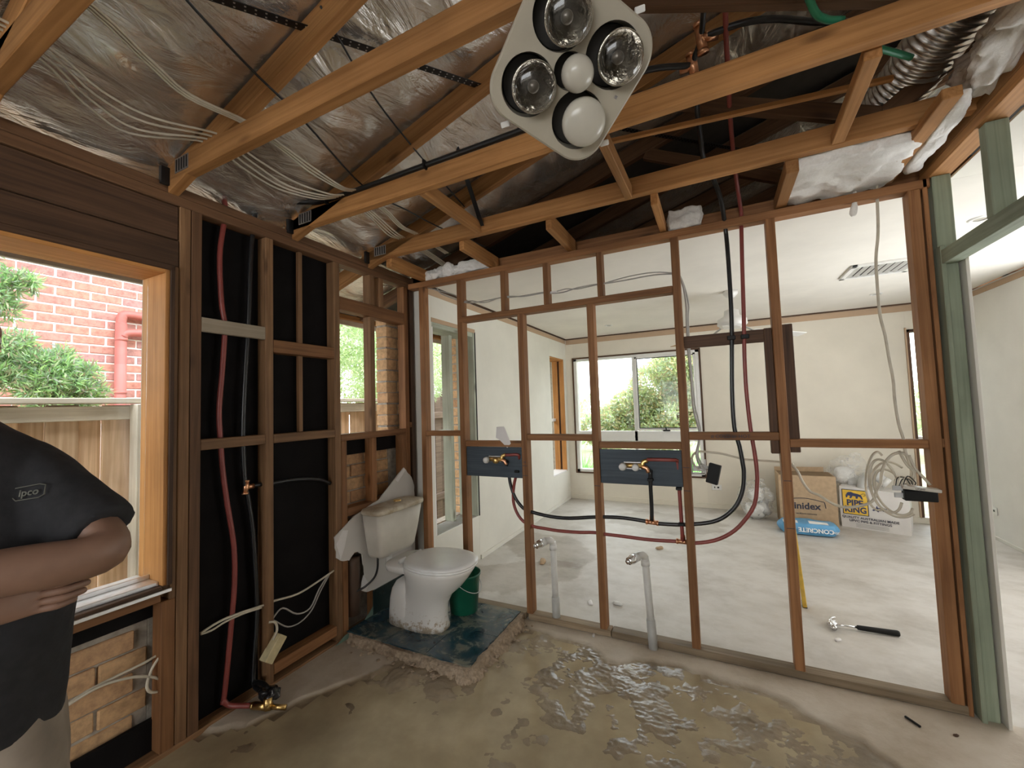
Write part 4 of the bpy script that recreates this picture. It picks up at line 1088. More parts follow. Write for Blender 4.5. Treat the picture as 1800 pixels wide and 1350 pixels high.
tube('hanging_wire', hl, [HM @ Vector((-.08, .06, -.05)), Vector((1.55, -1.52, 2.44)), Vector((1.56, -1.58, 2.56))], .003, WHITE_CABLE, 6, 5)

# ---- water pipes
def pipe(pts, r, mat, label, n=4, name='water_pipe', cat='pipe', group=None, sides=10):
    return tag(tube(name, None, pts, r, mat, sides, n), label, cat, group)
UPB = [(1.985, -0.770, 3.000), (1.966, -0.659, 2.940), (1.929, -0.599, 2.880), (1.937, -0.473, 2.820), (1.935, -0.439, 2.760), (1.941, -0.349, 2.700), (1.950, -0.259, 2.630), (2.000, -0.125, 2.550), (2.024, -0.067, 2.470)]
UPR = [(2.059, -0.752, 2.980), (2.059, -0.654, 2.920), (2.066, -0.525, 2.840), (2.072, -0.379, 2.750), (2.083, -0.238, 2.660), (2.100, -0.093, 2.550), (2.124, 0.088, 2.450)]
pm = pipe(UPB + PIPE_BLACK_MAIN, .0115, BLACK_PIPE, 'long black water pipe looping through the partition studs to the left tap', 3)
pr = pipe(UPR + PIPE_RED_MAIN, .0105, RED_PIPE, 'long red water pipe looping through the partition studs to the left tap', 3)
# branches rise from the mains and are part of them
tube('branch', pr, [(1.729, .03, .612), (1.727, .03, .80), (1.724, .02, 1.05), (1.722, .005, 1.066)], .0105, RED_PIPE, 10, 3)
tube('branch', pr, [(1.722, .002, 1.072), (1.64, -.002, 1.072), (1.56, -.004, 1.071)], .0105, RED_PIPE, 10, 2)
tube('branch', pr, [(.722, .02, 1.05), (.722, .002, 1.078), (.67, -.004, 1.078), (.622, -.006, 1.075)], .0105, RED_PIPE, 10, 3)
tube('branch', pm, [(1.566, .03, .712), (1.570, .022, .80), (1.572, .004, .93), (1.577, -.004, 1.012)], .0115, BLACK_PIPE, 10, 3)
tube('branch', pm, [(.627, .025, 1.0), (.630, .0, 1.02), (.640, -.008, 1.035)], .0115, BLACK_PIPE, 10, 3)
def tee(par, p, d1, d2, r=.0135, l=.035):
    p = Vector(p); d1 = Vector(d1).normalized(); d2 = Vector(d2).normalized()
    V, F = tube_data([p - d1 * l, p + d1 * l], r, 10, 1); V2, F2 = tube_data([p, p + d2 * l * 1.1], r, 10, 1)
    m0 = len(V); V += V2; F += [[i + m0 for i in f] for f in F2]
    for s in (-1, 1):
        V2, F2 = tube_data([p + d1 * (s * l * .75), p + d1 * (s * l * 1.02)], r * 1.18, 10, 1); m0 = len(V); V += V2; F += [[i + m0 for i in f] for f in F2]
    obj('tee_fitting', mesh('tee_fitting', V, F, True), COPPER, par)
tee(pm, (1.566, .035, .699), (1, 0, -.05), (0, 0, 1)); tee(pr, (1.730, .035, .606), (1, 0, 0), (0, 0, 1))
for par, x, z in ((pm, 2.035, 1.745), (pr, 2.10, 1.745)):
    box('saddle_clip', par, (x - .02, .018, z - .012), (x + .02, .058, z + .012), BLACK_PLASTIC, .003)
for par, x, y, z in ((pr, .706, .01, .965), (pm, 1.5735, .0, .955), (pr, 1.7255, .012, .91), (pr, 1.728, .016, .71)):
    box('saddle_clip', par, (x - .016, y - .016, z - .008), (x + .016, y + .016, z + .008), BLACK_PLASTIC, .003)
def tap(x, z, label):
    t = tag(empty('tap_body', (x, -.01, z)), label, 'tap body', 'unfinished tap bodies on the partition')
    M0 = Matrix.Translation((x, -.012, z))
    box('back_plate', t, (x - .055, .0, z - .022), (x + .05, .011, z + .024), STEEL, .003)
    lathe('spindle_cap', t, [(.021, 0), (.023, .01), (.021, .03), (.014, .034)], PVC, M0 @ Matrix.Translation((-.055, .0, -.004)) @ Matrix.Rotation(math.pi / 2, 4, 'X'), 18)
    lathe('valve', t, [(.020, -.005), (.022, .012), (.018, .03), (.011, .034)], PLASTIC_WHITE if x > 1 else BRASS, M0 @ Matrix.Translation((.018, .0, -.006)) @ Matrix.Rotation(math.pi / 2, 4, 'X'), 18)
    tube('body', t, [(x - .055, -.012, z + .002), (x + .055, -.012, z + .002)], .015, BRASS, 10, 1)
    tube('inlet', t, [(x + .055, -.010, z + .002), (x + .062, -.008, z + .025), (x + .085, -.006, z + .032)], .0125, BRASS, 10, 3)
    tube('inlet', t, [(x + .05, -.010, z - .004), (x + .078, -.010, z - .010), (x + .088, -.008, z - .035)], .0125, COPPER, 10, 3)
tap(.545, 1.045, 'brass and steel tap body on the left blue board'); tap(1.478, 1.032, 'white capped tap body on the right blue board')
# pipes on the left wall
rl = pipe([(-.235, -1.36, 2.60)] + RED_LEFT[1:] + [(-.232, -1.335, .055), (-.215, -1.318, .028), (-.14, -1.278, .022), (-.105, -1.262, .022)], .012, RED_PIPE, 'red water pipe hanging bowed in front of the black paper', 4)
box('saddle_clip', rl, (-.25, -1.365, 1.83), (-.212, -1.325, 1.845), BLACK_PLASTIC, .003); lathe('pipe_nut', rl, [(.014, 0), (.017, .008), (.017, .022), (.012, .03)], BRASS, Matrix.Translation((-.125, -1.27, .022)) @ Matrix.Rotation(math.pi / 2, 4, 'Y') @ Matrix.Rotation(-.4, 4, 'X'), 8, False)
bl = pipe([(-.235, -1.185, 2.50)] + BLACK_LEFT[:-1] + [(-.228, -1.195, .05), (-.15, -1.205, .04)], .0115, BLACK_PIPE, 'black water pipe dropping down the black papered wall', 4)
tube('branch', bl, BLACK_LEFT_BR, .0115, BLACK_PIPE, 10, 3); tee(bl, (-.235, -1.232, 1.04), (0, .1, 1), (0, 1, 0)); box('saddle_clip', bl, (-.25, -1.232, 1.828), (-.216, -1.208, 1.845), BLACK_PLASTIC, .003)
br = pipe([(-.235, -1.185, 2.50), (-.225, -1.165, 2.545), (-.19, -1.12, 2.572), (-.08, -1.055, 2.575), (.02, -1.01, 2.568), (.12, -1.003, 2.562), (.40, -.998, 2.562), (.75, -1.0, 2.562), (1.10, -1.0, 2.562), (1.36, -1.0, 2.566), (1.48, -.93, 2.64)] + [(1.572, -0.779, 2.800), (1.761, -0.693, 2.860), (1.929, -0.599, 2.880)], .013, BLACK_PIPE, 'black water pipe clipped along the top of the middle ceiling joist', 5)
for x in (.10, .77): box('saddle_clip', br, (x - .006, -1.022, 2.54), (x + .006, -.982, 2.582), BLACK_PLASTIC, .003)
b2 = pipe([(1.966, -0.659, 2.940), (2.109, -0.668, 2.930), (2.229, -0.639, 2.920), (2.370, -0.573, 2.900), (2.549, -0.494, 2.880)], .013, BLACK_PIPE, 'black water pipe running right through the dark roof space', 5)
tee(pm, (1.966, -0.659, 2.940), (-.1, -.3, 1), (1, .2, 0), .02, .06); tee(br, (1.929, -0.599, 2.880), (-.1, -.3, 1), (-1, 0, .0), .02, .05)

# ---- white waste pipes rising from the floor
def waste(x, y, h, lean, label):
    w = tag(empty('waste_pipe', (x, y, 0)), label, 'pipe', 'waste pipes by the partition')
    a = Vector((x, y, -.02)); t = Vector((x - lean, y, h))
    b = a + (t - a) * .34
    tube('socket', w, [a, b, b + (t - a) * .001], .0255, PVC_GREY if lean > .005 else PVC, 18, 1)
    tube('riser', w, [a + (t - a) * .33, t - Vector((0, 0, .03)), t + Vector((-.002, -.002, -.006)), t + Vector((-.012, -.015, .012)), t + Vector((-.032, -.045, .016)), t + Vector((-.05, -.075, .008))], .0205, PVC, 18, 3)
    tube('elbow_collar', w, [t + Vector((0, 0, -.05)), t + Vector((-.001, -.001, -.022))], .0245, PVC, 18, 1)
    q = t + Vector((-.05, -.075, .008)); d = Vector((-.52, -.8, -.16)).normalized()
    tube('outlet_collar', w, [q - d * .03, q], .0245, PVC, 18, 1)
    nut = tube('chrome_nut', w, [q, q + d * .012, q + d * .013, q + d * .03, q + d * .031, q + d * .042], lambda s: .026 if s < .45 else .021, CHROME, 12, 1); nut['label'] = 'chrome coupling nut'
    tube('chrome_cap', w, [q + d * .042, q + d * .055], .013, CHROME, 12, 1)
waste(.942, .036, .515, .006, 'left white waste pipe with a chrome nut, between two studs'); waste(1.546, -.012, .512, .022, 'right waste pipe in a grey socket with a chrome nut')

# ---- stop valve on the floor by the left wall
sv = tag(empty('stop_valve', (-.05, -1.23, 0)), 'brass stop valve in torn black film on the floor by the left wall', 'valve')
tube('body', sv, [(-.11, -1.265, .022), (-.03, -1.235, .022)], .018, BRASS, 10, 2); tube('body', sv, [(-.045, -1.24, .01), (-.045, -1.24, .06)], .02, BRASS, 10, 2)
tube('tail', sv, [(-.03, -1.232, .018), (.03, -1.20, .012)], .012, BRASS, 10, 2)
blob('film_wrap', sv, Matrix.Translation((-.07, -1.215, .055)), .06, .035, .028, plain('black_film', (.02, .02, .022), .15), .5, 6, 3, 4)
tube('film_tail', sv, [(-.09, -1.205, .065), (-.15, -1.2, .075), (-.22, -1.196, .06)], .012, BLACK_PLASTIC, 8, 3)

# ---- electrical cables
def cable(pts, r, mat, label, group=None, n=4, name='cable'): return tag(tube(name, None, pts, r, mat, 6, n), label, 'cable', group)
cable([(2.70, .03, 2.44)] + CABLE_RIGHT, .0065, WHITE_CABLE, 'white cable hanging from the top plate to the black box at the right stud')
cable(CABLE_LOOP + CABLE_LOOP2, .0065, WHITE_CABLE, 'long white cable sagging from the right stud behind the post to the middle switch boxes')
def loop(cx, cz, rx, rz, y, a0, a1, tilt, lab):
    pts = []
    for k in range(15):
        a = a0 + (a1 - a0) * k / 14
        x, z = rx * math.cos(a), rz * math.sin(a)
        pts.append((cx + x * math.cos(tilt) - z * math.sin(tilt), y + .012 * math.sin(a * 2), cz + x * math.sin(tilt) + z * math.cos(tilt)))
    cable(pts, .0055, WHITE_CABLE, lab, 'coiled white cables at the right stud', 3)
for k, (cx, cz, rx, rz, tl) in enumerate(((2.635, .975, .055, .125, .15), (2.665, .945, .060, .11, .35), (2.675, .955, .085, .13, .2), (2.62, .99, .045, .14, -.05))):
    loop(cx, cz, rx, rz, .018 + .012 * k, .2 + .3 * k, 5.6 - .2 * k, tl, ('narrow front coil of white cable beside the black outlet box', 'low round coil of white cable beside the black outlet box', 'widest rear coil of white cable beside the black outlet box', 'tall leftmost coil of white cable beside the black outlet box')[k])
cable([(2.70, .03, 1.14), (2.72, .02, 1.08), (2.745, .02, 1.04), (2.73, .01, 1.0), (2.70, -.0, .985)], .006, WHITE_CABLE, 'short left tail of white cable dropping into the black outlet box', 'coiled white cables at the right stud')
cable([(2.735, .03, 1.12), (2.75, .02, 1.06), (2.775, .015, 1.02), (2.79, .0, .99)], .006, WHITE_CABLE, 'short right tail of white cable dropping behind the black outlet box', 'coiled white cables at the right stud')
cable(CABLE_C, .0055, GREY_CABLE, 'grey twin cable hanging down behind the middle stud to the switch boxes')
cable([(x + .008 + .004 * math.sin(z * 20), y + .01, z) for x, y, z in CABLE_C], .0045, GREY_CABLE, 'thinner grey cable twisted alongside the twin cable behind the middle stud')
cable(CABLE_TOP, .0045, GREY_CABLE, 'lower grey cable threaded through the short studs above the lintel'); cable(CABLE_TOP2, .0038, GREY_CABLE, 'upper grey cable threaded through the short studs above the lintel')
box('cable_tag', None, (.985, .032, 2.150), (1.03, .036, 2.166), PAPER_W, .001); bpy.data.objects['cable_tag']['label'] = 'small white tag tied to the grey cables'; bpy.data.objects['cable_tag']['category'] = 'tag'
cable(CABLE_LEFT_LOW, .006, WHITE_CABLE, 'straight white cable running low across the black papered wall'); cable(CABLE_LEFT_LOW2, .005, WHITE_CABLE, 'short slack white cable under the straight one at the lower left wall')
cable(CABLE_DROOP, .0045, GREY_CABLE, 'upper drooping thin cable low between the left studs'); cable(CABLE_DROOP2, .0038, GREY_CABLE, 'lower drooping thin cable low between the left studs')
cable(CABLE_WIN, .0055, WHITE_CABLE, 'straight white cable across the tan bricks under the window'); cable(CABLE_WIN2, .0055, WHITE_CABLE, 'looped white cable across the tan bricks under the window')
oc = tag(empty('timber_offcut', (-.18, -1.12, .14)), 'pale offcut block hanging by a cable end from the left stud', 'offcut')
beam('block', oc, (-.180, -1.165, .150), (-.180, -1.082, .248), .05, .052, OFFCUT, .003, (1, 0, 0)); tube('cable_end', oc, [(-.2, -1.135, .33), (-.185, -1.11, .32), (-.178, -1.105, .28), (-.18, -1.125, .24)], .006, WHITE_CABLE, 6, 4)

# bundles lying across the joists in the roof
RB = 'white cables lying across the joists'
def rcable(pts, r=.0045, m=WHITE_CABLE, lab='white cable sagging between the pine joists under the foil'): cable(pts, r, m, lab, RB if m is WHITE_CABLE else None, 5)
for k in range(4):
    j = (k - 1.5) * .016
    rcable([(.02 + j * 2, -2.70, 2.575), (.13 + j * 1.5, -2.14, 2.565), (.06 + j * 3, -1.93 , 2.535 - .004 * k), (.0 + j * 4 + .03, -1.78, 2.53 - .006 * (k % 2)), (.13 + j * 2, -1.575, 2.562), (.13 + j * 2.4, -1.44, 2.532), (.125 + j * 2.6, -1.26, 2.518 - .005 * (k % 3)), (.17 + j * 2, -1.08, 2.53),
            (.22 + j, -.972, 2.562), (.225 + j, -.82, 2.54), (.155 + j * 1.4, -.56, 2.528), (.105 + j, -.392, 2.562), (.13 + j, -.2, 2.535), (.13 + j, .12, 2.50)], lab=('first', 'second', 'third', 'fourth')[k] + ' white cable from the eave in the sagging bundle of four under the foil')
for k in range(3):
    j = (k - 1) * .013
    rcable([(.52 + j, -2.70, 2.57), (.45 + j, -2.122, 2.565), (.37 + j, -1.9, 2.553), (.315 + j, -1.76, 2.553), (.335 + j, -1.572, 2.563), (.355 + j, -1.42, 2.532), (.335 + j * 1.6, -1.27, 2.522), (.31 + j, -1.08, 2.535), (.315 + j, -.972, 2.564), (.32 + j, -.8, 2.54), (.27 + j, -.6, 2.53), (.23 + j, -.392, 2.563), (.25 + j, -.1, 2.53)], lab=('left', 'middle', 'right')[k] + ' white cable of the tight bundle of three strung under the foil')
rcable([(.80, -2.4, 2.72), (.62, -2.0, 2.67), (.55, -1.70, 2.62), (.50, -1.45, 2.60), (.36, -.98, 2.572), (.40, -.7, 2.56), (.42, -.40, 2.565), (.55, .1, 2.55)], .0045, BLACK_CABLE, 'thin black cable strung across the joists under the foil')
rcable([(.80, -1.60, 2.80), (.72, -1.30, 2.74), (.68, -1.02, 2.70), (.66, -.75, 2.66), (.60, -.40, 2.66)], .004, BLACK_CABLE, 'second thin black cable close under the foil by the middle rafter')

# ---- switch boxes and outlet boxes
sw = tag(empty('switch_box', (1.85, .05, 1.0)), 'pair of metal switch brackets with a black cover hanging behind the middle stud', 'switch box')
for (lo, hi) in (((1.79, .05, .985), (1.798, .09, 1.07)), ((1.79, .05, .985), (1.87, .09, .993)), ((1.862, .05, .985), (1.870, .09, 1.07)), ((1.80, .085, 1.0), (1.865, .092, 1.03))): box('bracket', sw, lo, hi, GREY_BOX, .001)
c = beam('cover', sw, (1.895, .03, .944), (1.920, .03, 1.052), .062, .022, BLACK_PLASTIC, .003, (.35, 1, 0))
for k in range(4): tube('wire', sw, [(1.83 + .01 * k, .06, 1.02), (1.85 + .01 * k, .045, 1.05 - .01 * k), (1.89, .05, 1.02 + .008 * k)], .003, GREY_CABLE, 5, 4)
sb = tag(empty('outlet_box', (2.73, -.02, .95)), 'black double outlet box with cream edge screwed to the right stud', 'outlet box')
box('cover', sb, (2.682, -.06, .925), (2.795, -.02, .972), BLACK_PLASTIC, .003); beam('edge', sb, (2.676, -.04, .986), (2.806, -.04, .974), .05, .014, CREAM_PLASTIC, .002)
box('bracket', sb, (2.650, -.045, .935), (2.682, -.040, .957), STEEL, .001); box('bracket', sb, (2.645, -.045, .967), (2.682, -.040, .988), STEEL, .001)
text('marking', sb, 'LIGHT', .012, INK, plane_M((2.735, -.0655, .980), (1, 0, -.09), (0, 0, 1)))
for k in range(6): tube('wire', sb, [(2.655 + .006 * k, -.03, .985), (2.665 + .01 * k, -.02 + .004 * k, 1.015 + .006 * (k % 3)), (2.70 + .008 * k, .0, 1.02 - .004 * k), (2.715 + .004 * k, -.01, .99)], .0022, BLACK_CABLE if k % 2 else WHITE_CABLE, 5, 4)
def outlet(name, M, label):
    o = tag(empty(name, M.translation), label, 'outlet')
    obj('plate', mesh('plate', *cbox_data(.058, .035, .004, .002)), PLASTIC_WHITE, o, M)
    for dx in (-.022, .018): obj('socket_hole', mesh('socket_hole', *cbox_data(.011 if dx > 0 else .006, .010, .002, .0005)), BLACK_PLASTIC, o, M @ Matrix.Translation((dx, 0, .0035)))
outlet('wall_outlet', plane_M((1.885, 3.464, .272), (1, 0, 0), (0, 0, 1)), 'small white wall outlet low on the cream end wall')
outlet('wall_outlet', plane_M((4.244, 3.05, .27), (0, -1, 0), (0, 0, 1)), 'small wall outlet low on the right wall beyond the doorway')

# ---- scrap of white board caught over the left nogging
ps = tag(flat_poly('paper_scrap', None, [(0, 0), (.06, .004), (.10, -.115), (.07, -.145), (.015, -.09), (-.012, -.075)], 0, .004, PAPER_W), 'kinked white card scrap hanging over the nogging above the left tap', 'scrap')
ps.matrix_basis = plane_M((.568, -.012, 1.268), (1, 0, 0), (0, -.12, 1))

# ---- white polyester insulation
IG = None
def wool(name, c, s, label, seed, rot=(0, 0, 0), boxy=.5, amp=.35, freq=3.5, sub=5):
    from mathutils import Euler
    return tag(blob(name, None, Matrix.Translation(Vector(c)) @ Euler(rot).to_matrix().to_4x4(), *s, WOOL, amp, freq, sub, seed, boxy), label, 'insulation')
for k, (x, s) in enumerate(((-.01, .045), (.065, .055), (.16, .06))):
    wool('insulation_tuft', (x, .05, 2.44 + .006 * k), (s, .055, .052), ('white insulation tuft in the corner above the partition plate', 'curled white insulation tuft next to the corner tuft', 'thick white insulation tuft between the curled tuft and the long roll')[k], 3 + k, boxy=.1)
wool('insulation_roll', (.37, .06, 2.452), (.19, .055, .05), 'long white insulation roll lying on the left end of the partition plate', 9, boxy=.35)
wool('insulation_lump', (1.835, .06, 2.465), (.092, .06, .062), 'square lump of white insulation on the middle of the partition plate', 21, boxy=.7, amp=.2)
wool('insulation_batt', (2.525, -.145, 2.472), (.235, .22, .055), 'wide white insulation batt filling the joist bay at the right', 31, (-.02, 0, 0), .75, .32, 3.0)
wool('insulation_strand', (2.605, .02, 2.36), (.016, .014, .065), 'strand of insulation dangling below the right batt', 41, (0, .2, .2), .1, .5)
wool('insulation_blanket', (2.855, -.78, 2.545), (.075, .40, .075), 'grey white insulation blanket bulging over the doorway plate', 51, (0, 0, -.03), .4, .45)
wool('insulation_strip', (2.800, -.28, 2.455), (.035, .30, .03), 'narrow insulation strip squeezed between the two right plates', 61, (0, 0, -.04), .4, .3)

# ---- silver flexible duct in the roof
def duct(pts, r, label):
    P = catmull(pts, 14); V, F = tube_data(P, lambda t: r * (1 + .06 * math.sin(t * 260)), 24, 7)
    tag(obj('flexible_duct', mesh('flexible_duct', V, F, True), DUCT), label, 'duct')
duct([(2.66, -.10, 2.66), (2.72, -.35, 2.70), (2.80, -.60, 2.76), (2.95, -.90, 2.80), (3.2, -1.2, 2.8)], .10, 'silver flexible duct snaking above the joists at the right')
for pts, lab in (([(2.20, -1.20, 2.66), (2.27, -1.03, 2.60), (2.31, -.98, 2.585), (2.36, -.96, 2.575)], 'green hose curving over the upper right joist'), ([(2.50, -.74, 2.60), (2.56, -.69, 2.598), (2.625, -.63, 2.598)], 'short green hose piece beside the flexible duct')):
    tag(tube('green_hose', None, pts, .011, GREEN_HOSE, 10, 5), lab, 'hose')

# ---- far room: ceiling vent, downlights, fan
vt = tag(empty('ceiling_vent', (3.15, 1.63, 2.4)), 'square white air vent with slanted louvres in the far ceiling', 'vent')
for lo, hi in (((2.93, 1.43, 2.385), (2.965, 1.83, 2.402)), ((3.335, 1.43, 2.385), (3.37, 1.83, 2.402)), ((2.93, 1.43, 2.385), (3.37, 1.465, 2.402)), ((2.93, 1.795, 2.385), (3.37, 1.83, 2.402))): box('frame', vt, lo, hi, PLASTIC_WHITE, .002)
box('backing', vt, (2.96, 1.46, 2.3995), (3.34, 1.80, 2.4015), BLACK_PLASTIC, .0005)
for k in range(8): beam('louvre', vt, (2.985 + k * .048, 1.465, 2.392), (2.985 + k * .048, 1.795, 2.392), .026, .002, PLASTIC_WHITE, .0005, (.6, 0, 1))
for k, (x, y, lab) in enumerate(((.757, 2.72, 'recessed round downlight in the far ceiling above the big window'), (3.417, 2.707, 'recessed round downlight in the far ceiling behind the vent'), (3.36, .772, 'recessed round downlight seen above the green door head'))):
    d = tag(empty('downlight', (x, y, 2.4)), lab, 'downlight')
    lathe('trim_ring', d, [(.032, .0), (.030, -.006), (.045, -.007), (.052, -.001)], PLASTIC_WHITE, Matrix.Translation((x, y, 2.402)), 24, caps=False); lathe('lamp', d, [(.032, -.002), (.02, -.0035), (.001, -.004)], FROST, Matrix.Translation((x, y, 2.402)), 20)
fan = tag(empty('ceiling_fan', (2.11, 1.74, 2.4)), 'white ceiling fan seen behind the pipes in the far room', 'fan')
lathe('canopy', fan, [(.062, 0), (.060, -.03), (.035, -.06), (.015, -.065)], PLASTIC_WHITE, Matrix.Translation((2.11, 1.74, 2.402)), 24)
tube('rod', fan, [(2.11, 1.74, 2.36), (2.11, 1.74, 2.2)], .012, PLASTIC_WHITE, 10, 1)
lathe('motor', fan, [(.04, .09), (.06, .08), (.065, .03), (.12, .0), (.125, -.05), (.10, -.075), (.04, -.085)], PLASTIC_WHITE, Matrix.Translation((2.11, 1.74, 2.14)), 28)
for k in range(3):
    a = math.radians(27 + 120 * k); d = Vector((math.cos(a), math.sin(a), 0)); c0 = Vector((2.11, 1.74, 2.085))
    arm = beam('blade_arm', fan, c0 + d * .09, c0 + d * .2 + Vector((0, 0, -.06)), .03, .006, STEEL)
    beam('blade', fan, c0 + d * .17 + Vector((0, 0, -.058)), c0 + d * .64 + Vector((0, 0, -.105)), .125, .007, PLASTIC_WHITE if k != 1 else TAN, .003, (.12 * -d.y, .12 * d.x, 1))

# ---- far room floor: boxes, sacks, bags
cb = tag(empty('cardboard_box', (2.75, 3.05, 0)), 'brown cardboard box with a curved logo against the cream wall', 'box')
box('carton', cb, (2.515, 2.955, .0), (3.035, 3.27, .545), CARD, .004); beam('flap', cb, (2.515, 3.275, .56), (2.99, 3.275, .57), .005, .06, CARD, .001)
box('inside_shadow', cb, (2.53, 2.97, .5455), (3.02, 3.255, .5465), plain('carton_inside_shade', (.2, .13, .07), .9), .0003)  # dark sheet paints the shade inside the open carton top
FR = (1, 0, 0); UP = (0, 0, 1)
text('logo', cb, 'Vinidex', .098, INK, plane_M((2.735, 2.9535, .215), FR, UP), bold=.0028, sx=1.0); text('logo', cb, 'an Aliaxis company', .024, INK, plane_M((2.755, 2.9535, .135), FR, UP))
arc = [(2.58 + .34 * k / 16, 2.953, .265 + .036 * math.sin(math.pi * min(1, .12 + .86 * k / 16))) for k in range(17)] + [(2.93, 2.953, .205)]
tube('logo_arc', cb, arc, .0035, INK, 5, 2)
box('front_tape', cb, (2.515, 2.9535, .0), (2.52, 2.956, .54), CARD, .0005)

ck = tag(empty('concrete_sack', (2.8, 2.75, 0)), 'blue printed cement sack lying in front of the cardboard box', 'sack')
Mx = Matrix.Translation((2.715, 2.70, .062)) @ Matrix.Rotation(-.05, 4, 'Z')
sack = blob('sack', ck, Mx, .262, .135, .062, SKY_BLUE, .08, 2.2, 5, 5, .55)
pm_ = plane_M((2.765, 2.556, .066), (-1, .05, 0), (0, -.25, -1))
text('lettering', ck, 'CONCRETE', .056, PRINT_WHITE, pm_, .004, bold=.0012); text('lettering', ck, '20kg', .03, PRINT_WHITE, plane_M((2.925, 2.566, .055), (-1, .05, 0), (0, -.25, -1)), .004)
from mathutils.bvhtree import BVHTree
sbv = BVHTree.FromPolygons([Mx @ v.co for v in sack.data.vertices], [list(p.vertices) for p in sack.data.polygons])
for (x0, x1, y0, y1) in ((2.50, 2.625, 2.60, 2.70), (2.72, 2.88, 2.60, 2.68)):
    V, F = [], []
    for j in range(7):
        for i in range(7):
            x, y = x0 + (x1 - x0) * i / 6, y0 + (y1 - y0) * j / 6
            h = sbv.ray_cast(Vector((x, y, 1)), Vector((0, 0, -1)))
            V.append((x, y, (h[0].z if h[0] is not None else .1) + .0015))
    for j in range(6):
        for i in range(6): F.append([j * 7 + i, j * 7 + i + 1, j * 7 + i + 8, j * 7 + i + 7])
    obj('print_panel', mesh('print_panel', V, F, True), PRINT_WHITE, ck)

pk = tag(empty('printed_carton', (3.34, 3.0, 0)), 'white printed pipe fittings carton with a yellow panel', 'carton')
A = Vector((3.085, 3.085, 0)); B = Vector((3.592, 2.895, 0)); dx = (B - A).normalized(); nx_ = Vector((dx.y, -dx.x, 0)); Lw = (B - A).length
PM = Matrix.Translation(A) @ Matrix((dx, -nx_, Vector((0, 0, 1)))).transposed().to_4x4()      # local: x along the face, y inward, z up
V, F = loft_data([[(0, 0, 0), (Lw, 0, 0), (Lw, .26, 0), (0, .26, 0)], [(-.004, -.006, .2), (Lw + .004, -.006, .2), (Lw + .004, .26, .2), (0, .26, .2)], [(0, 0, .43), (Lw * .6, .004, .405), (Lw, .006, .40), (Lw, .25, .41), (0, .25, .43)][:1] + [(Lw, .004, .405), (Lw, .25, .41), (0, .25, .43)]])
obj('carton', mesh('carton', V, F), BAG_WHITE, pk, PM)
def on_face(u, w, e=.0085): return PM @ Matrix.Translation((u, -e, w)) @ Matrix.Rotation(math.pi / 2, 4, 'X')
def face_panel(nm, u0, w0, u1, w1, m, e): 
    return obj(nm, mesh(nm, *cbox_data((u1 - u0) / 2, (w1 - w0) / 2, .0006, .0002)), m, pk, on_face((u0 + u1) / 2, (w0 + w1) / 2, e))
face_panel('panel_edge', .018, .140, .232, .402, INK, .0070); face_panel('yellow_panel', .025, .147, .225, .395, INK_YELLOW, .0080)
text('lettering', pk, 'PIPE', .085, INK_BLUE, on_face(.123, .262, .0092), bold=.003, sx=.92); text('lettering', pk, 'KING', .085, INK_BLUE, on_face(.125, .192, .0092), bold=.003, sx=.88)
# prowling lion emblem
lion = [(-.075, .0), (-.062, .008), (-.058, .024), (-.045, .036), (-.02, .040), (.0, .030), (.03, .026), (.055, .018), (.066, .004), (.074, -.028), (.062, -.028), (.05, -.006), (.036, -.002), (.030, -.026), (.016, -.026), (.014, -.004), (-.01, .0), (-.022, -.026), (-.038, -.026), (-.03, -.004), (-.048, .002), (-.056, -.022), (-.068, -.022), (-.066, -.002)]
slab('emblem', pk, lion[::-1], .0008, INK_BLUE, on_face(.118, .338, .0100)); tube('emblem_tail', pk, [on_face(0, 0, .0102) @ Vector(p) for p in ((.172, .352, 0), (.195, .370, 0), (.212, .364, 0), (.208, .350, 0), (.195, .345, 0))], .0022, INK, 5, 4)
text('lettering', pk, 'DVC', .045, INK_BLUE, on_face(.345, .225, .0088), bold=.0015); slab('emblem', pk, [(0, 0), (.03, .02), (.042, .052), (.048, .01), (.055, -.012), (.045, -.016), (.030, .002), (.012, -.008)], .0008, INK_BLUE, on_face(.258, .213, .0088))
text('lettering', pk, 'QUALITY AUSTRALIAN MADE', .034, INK, on_face(.235, .112, .0086), bold=.0005); text('lettering', pk, 'UPVC PIPE & FITTINGS', .034, INK, on_face(.235, .078, .0086), bold=.0005)
for k in range(3): face_panel('small_print', .12, .048 - .014 * k, .38, .052 - .014 * k, GREY_CABLE, .0082)

def plastic_bag(c, s, seed, label, core):
    b = tag(empty('plastic_bag', (c[0], c[1], 0)), label, 'bag')
    blob('film', b, Matrix.Translation(Vector(c)), *s, FILM, .28, 1.5, 5, seed, .15)
    for k, (p, q) in enumerate(core): blob('contents', b, Matrix.Translation(Vector(p)), *q, PVC if k % 2 == 0 else PVC_GREY, .3, 3, 3, seed + k, .3)
    tube('knot', b, [(c[0] + .02, c[1], c[2] + s[2] * .92), (c[0] + .05, c[1], c[2] + s[2] * 1.08), (c[0] + .10, c[1] - .02, c[2] + s[2] * 1.05)], lambda t: .03 - .016 * t, FILM, 10, 4)
plastic_bag((2.29, 3.14, .215), (.175, .15, .22), 2, 'clear plastic bag of fittings sitting left of the cardboard box', [((2.27, 3.1, .10), (.10, .08, .09)), ((2.36, 3.14, .12), (.07, .08, .1)), ((2.30, 3.12, .27), (.08, .07, .08))])
plastic_bag((3.22, 3.24, .52), (.20, .10, .22), 7, 'clear plastic bag bulging up between the two cartons', [((3.17, 3.24, .52), (.10, .05, .10)), ((3.28, 3.22, .46), (.09, .05, .07))])
pf = tag(empty('pipe_fitting', (3.40, 3.15, .41)), 'grey pipe bend poking out of the printed carton', 'pipe fitting')
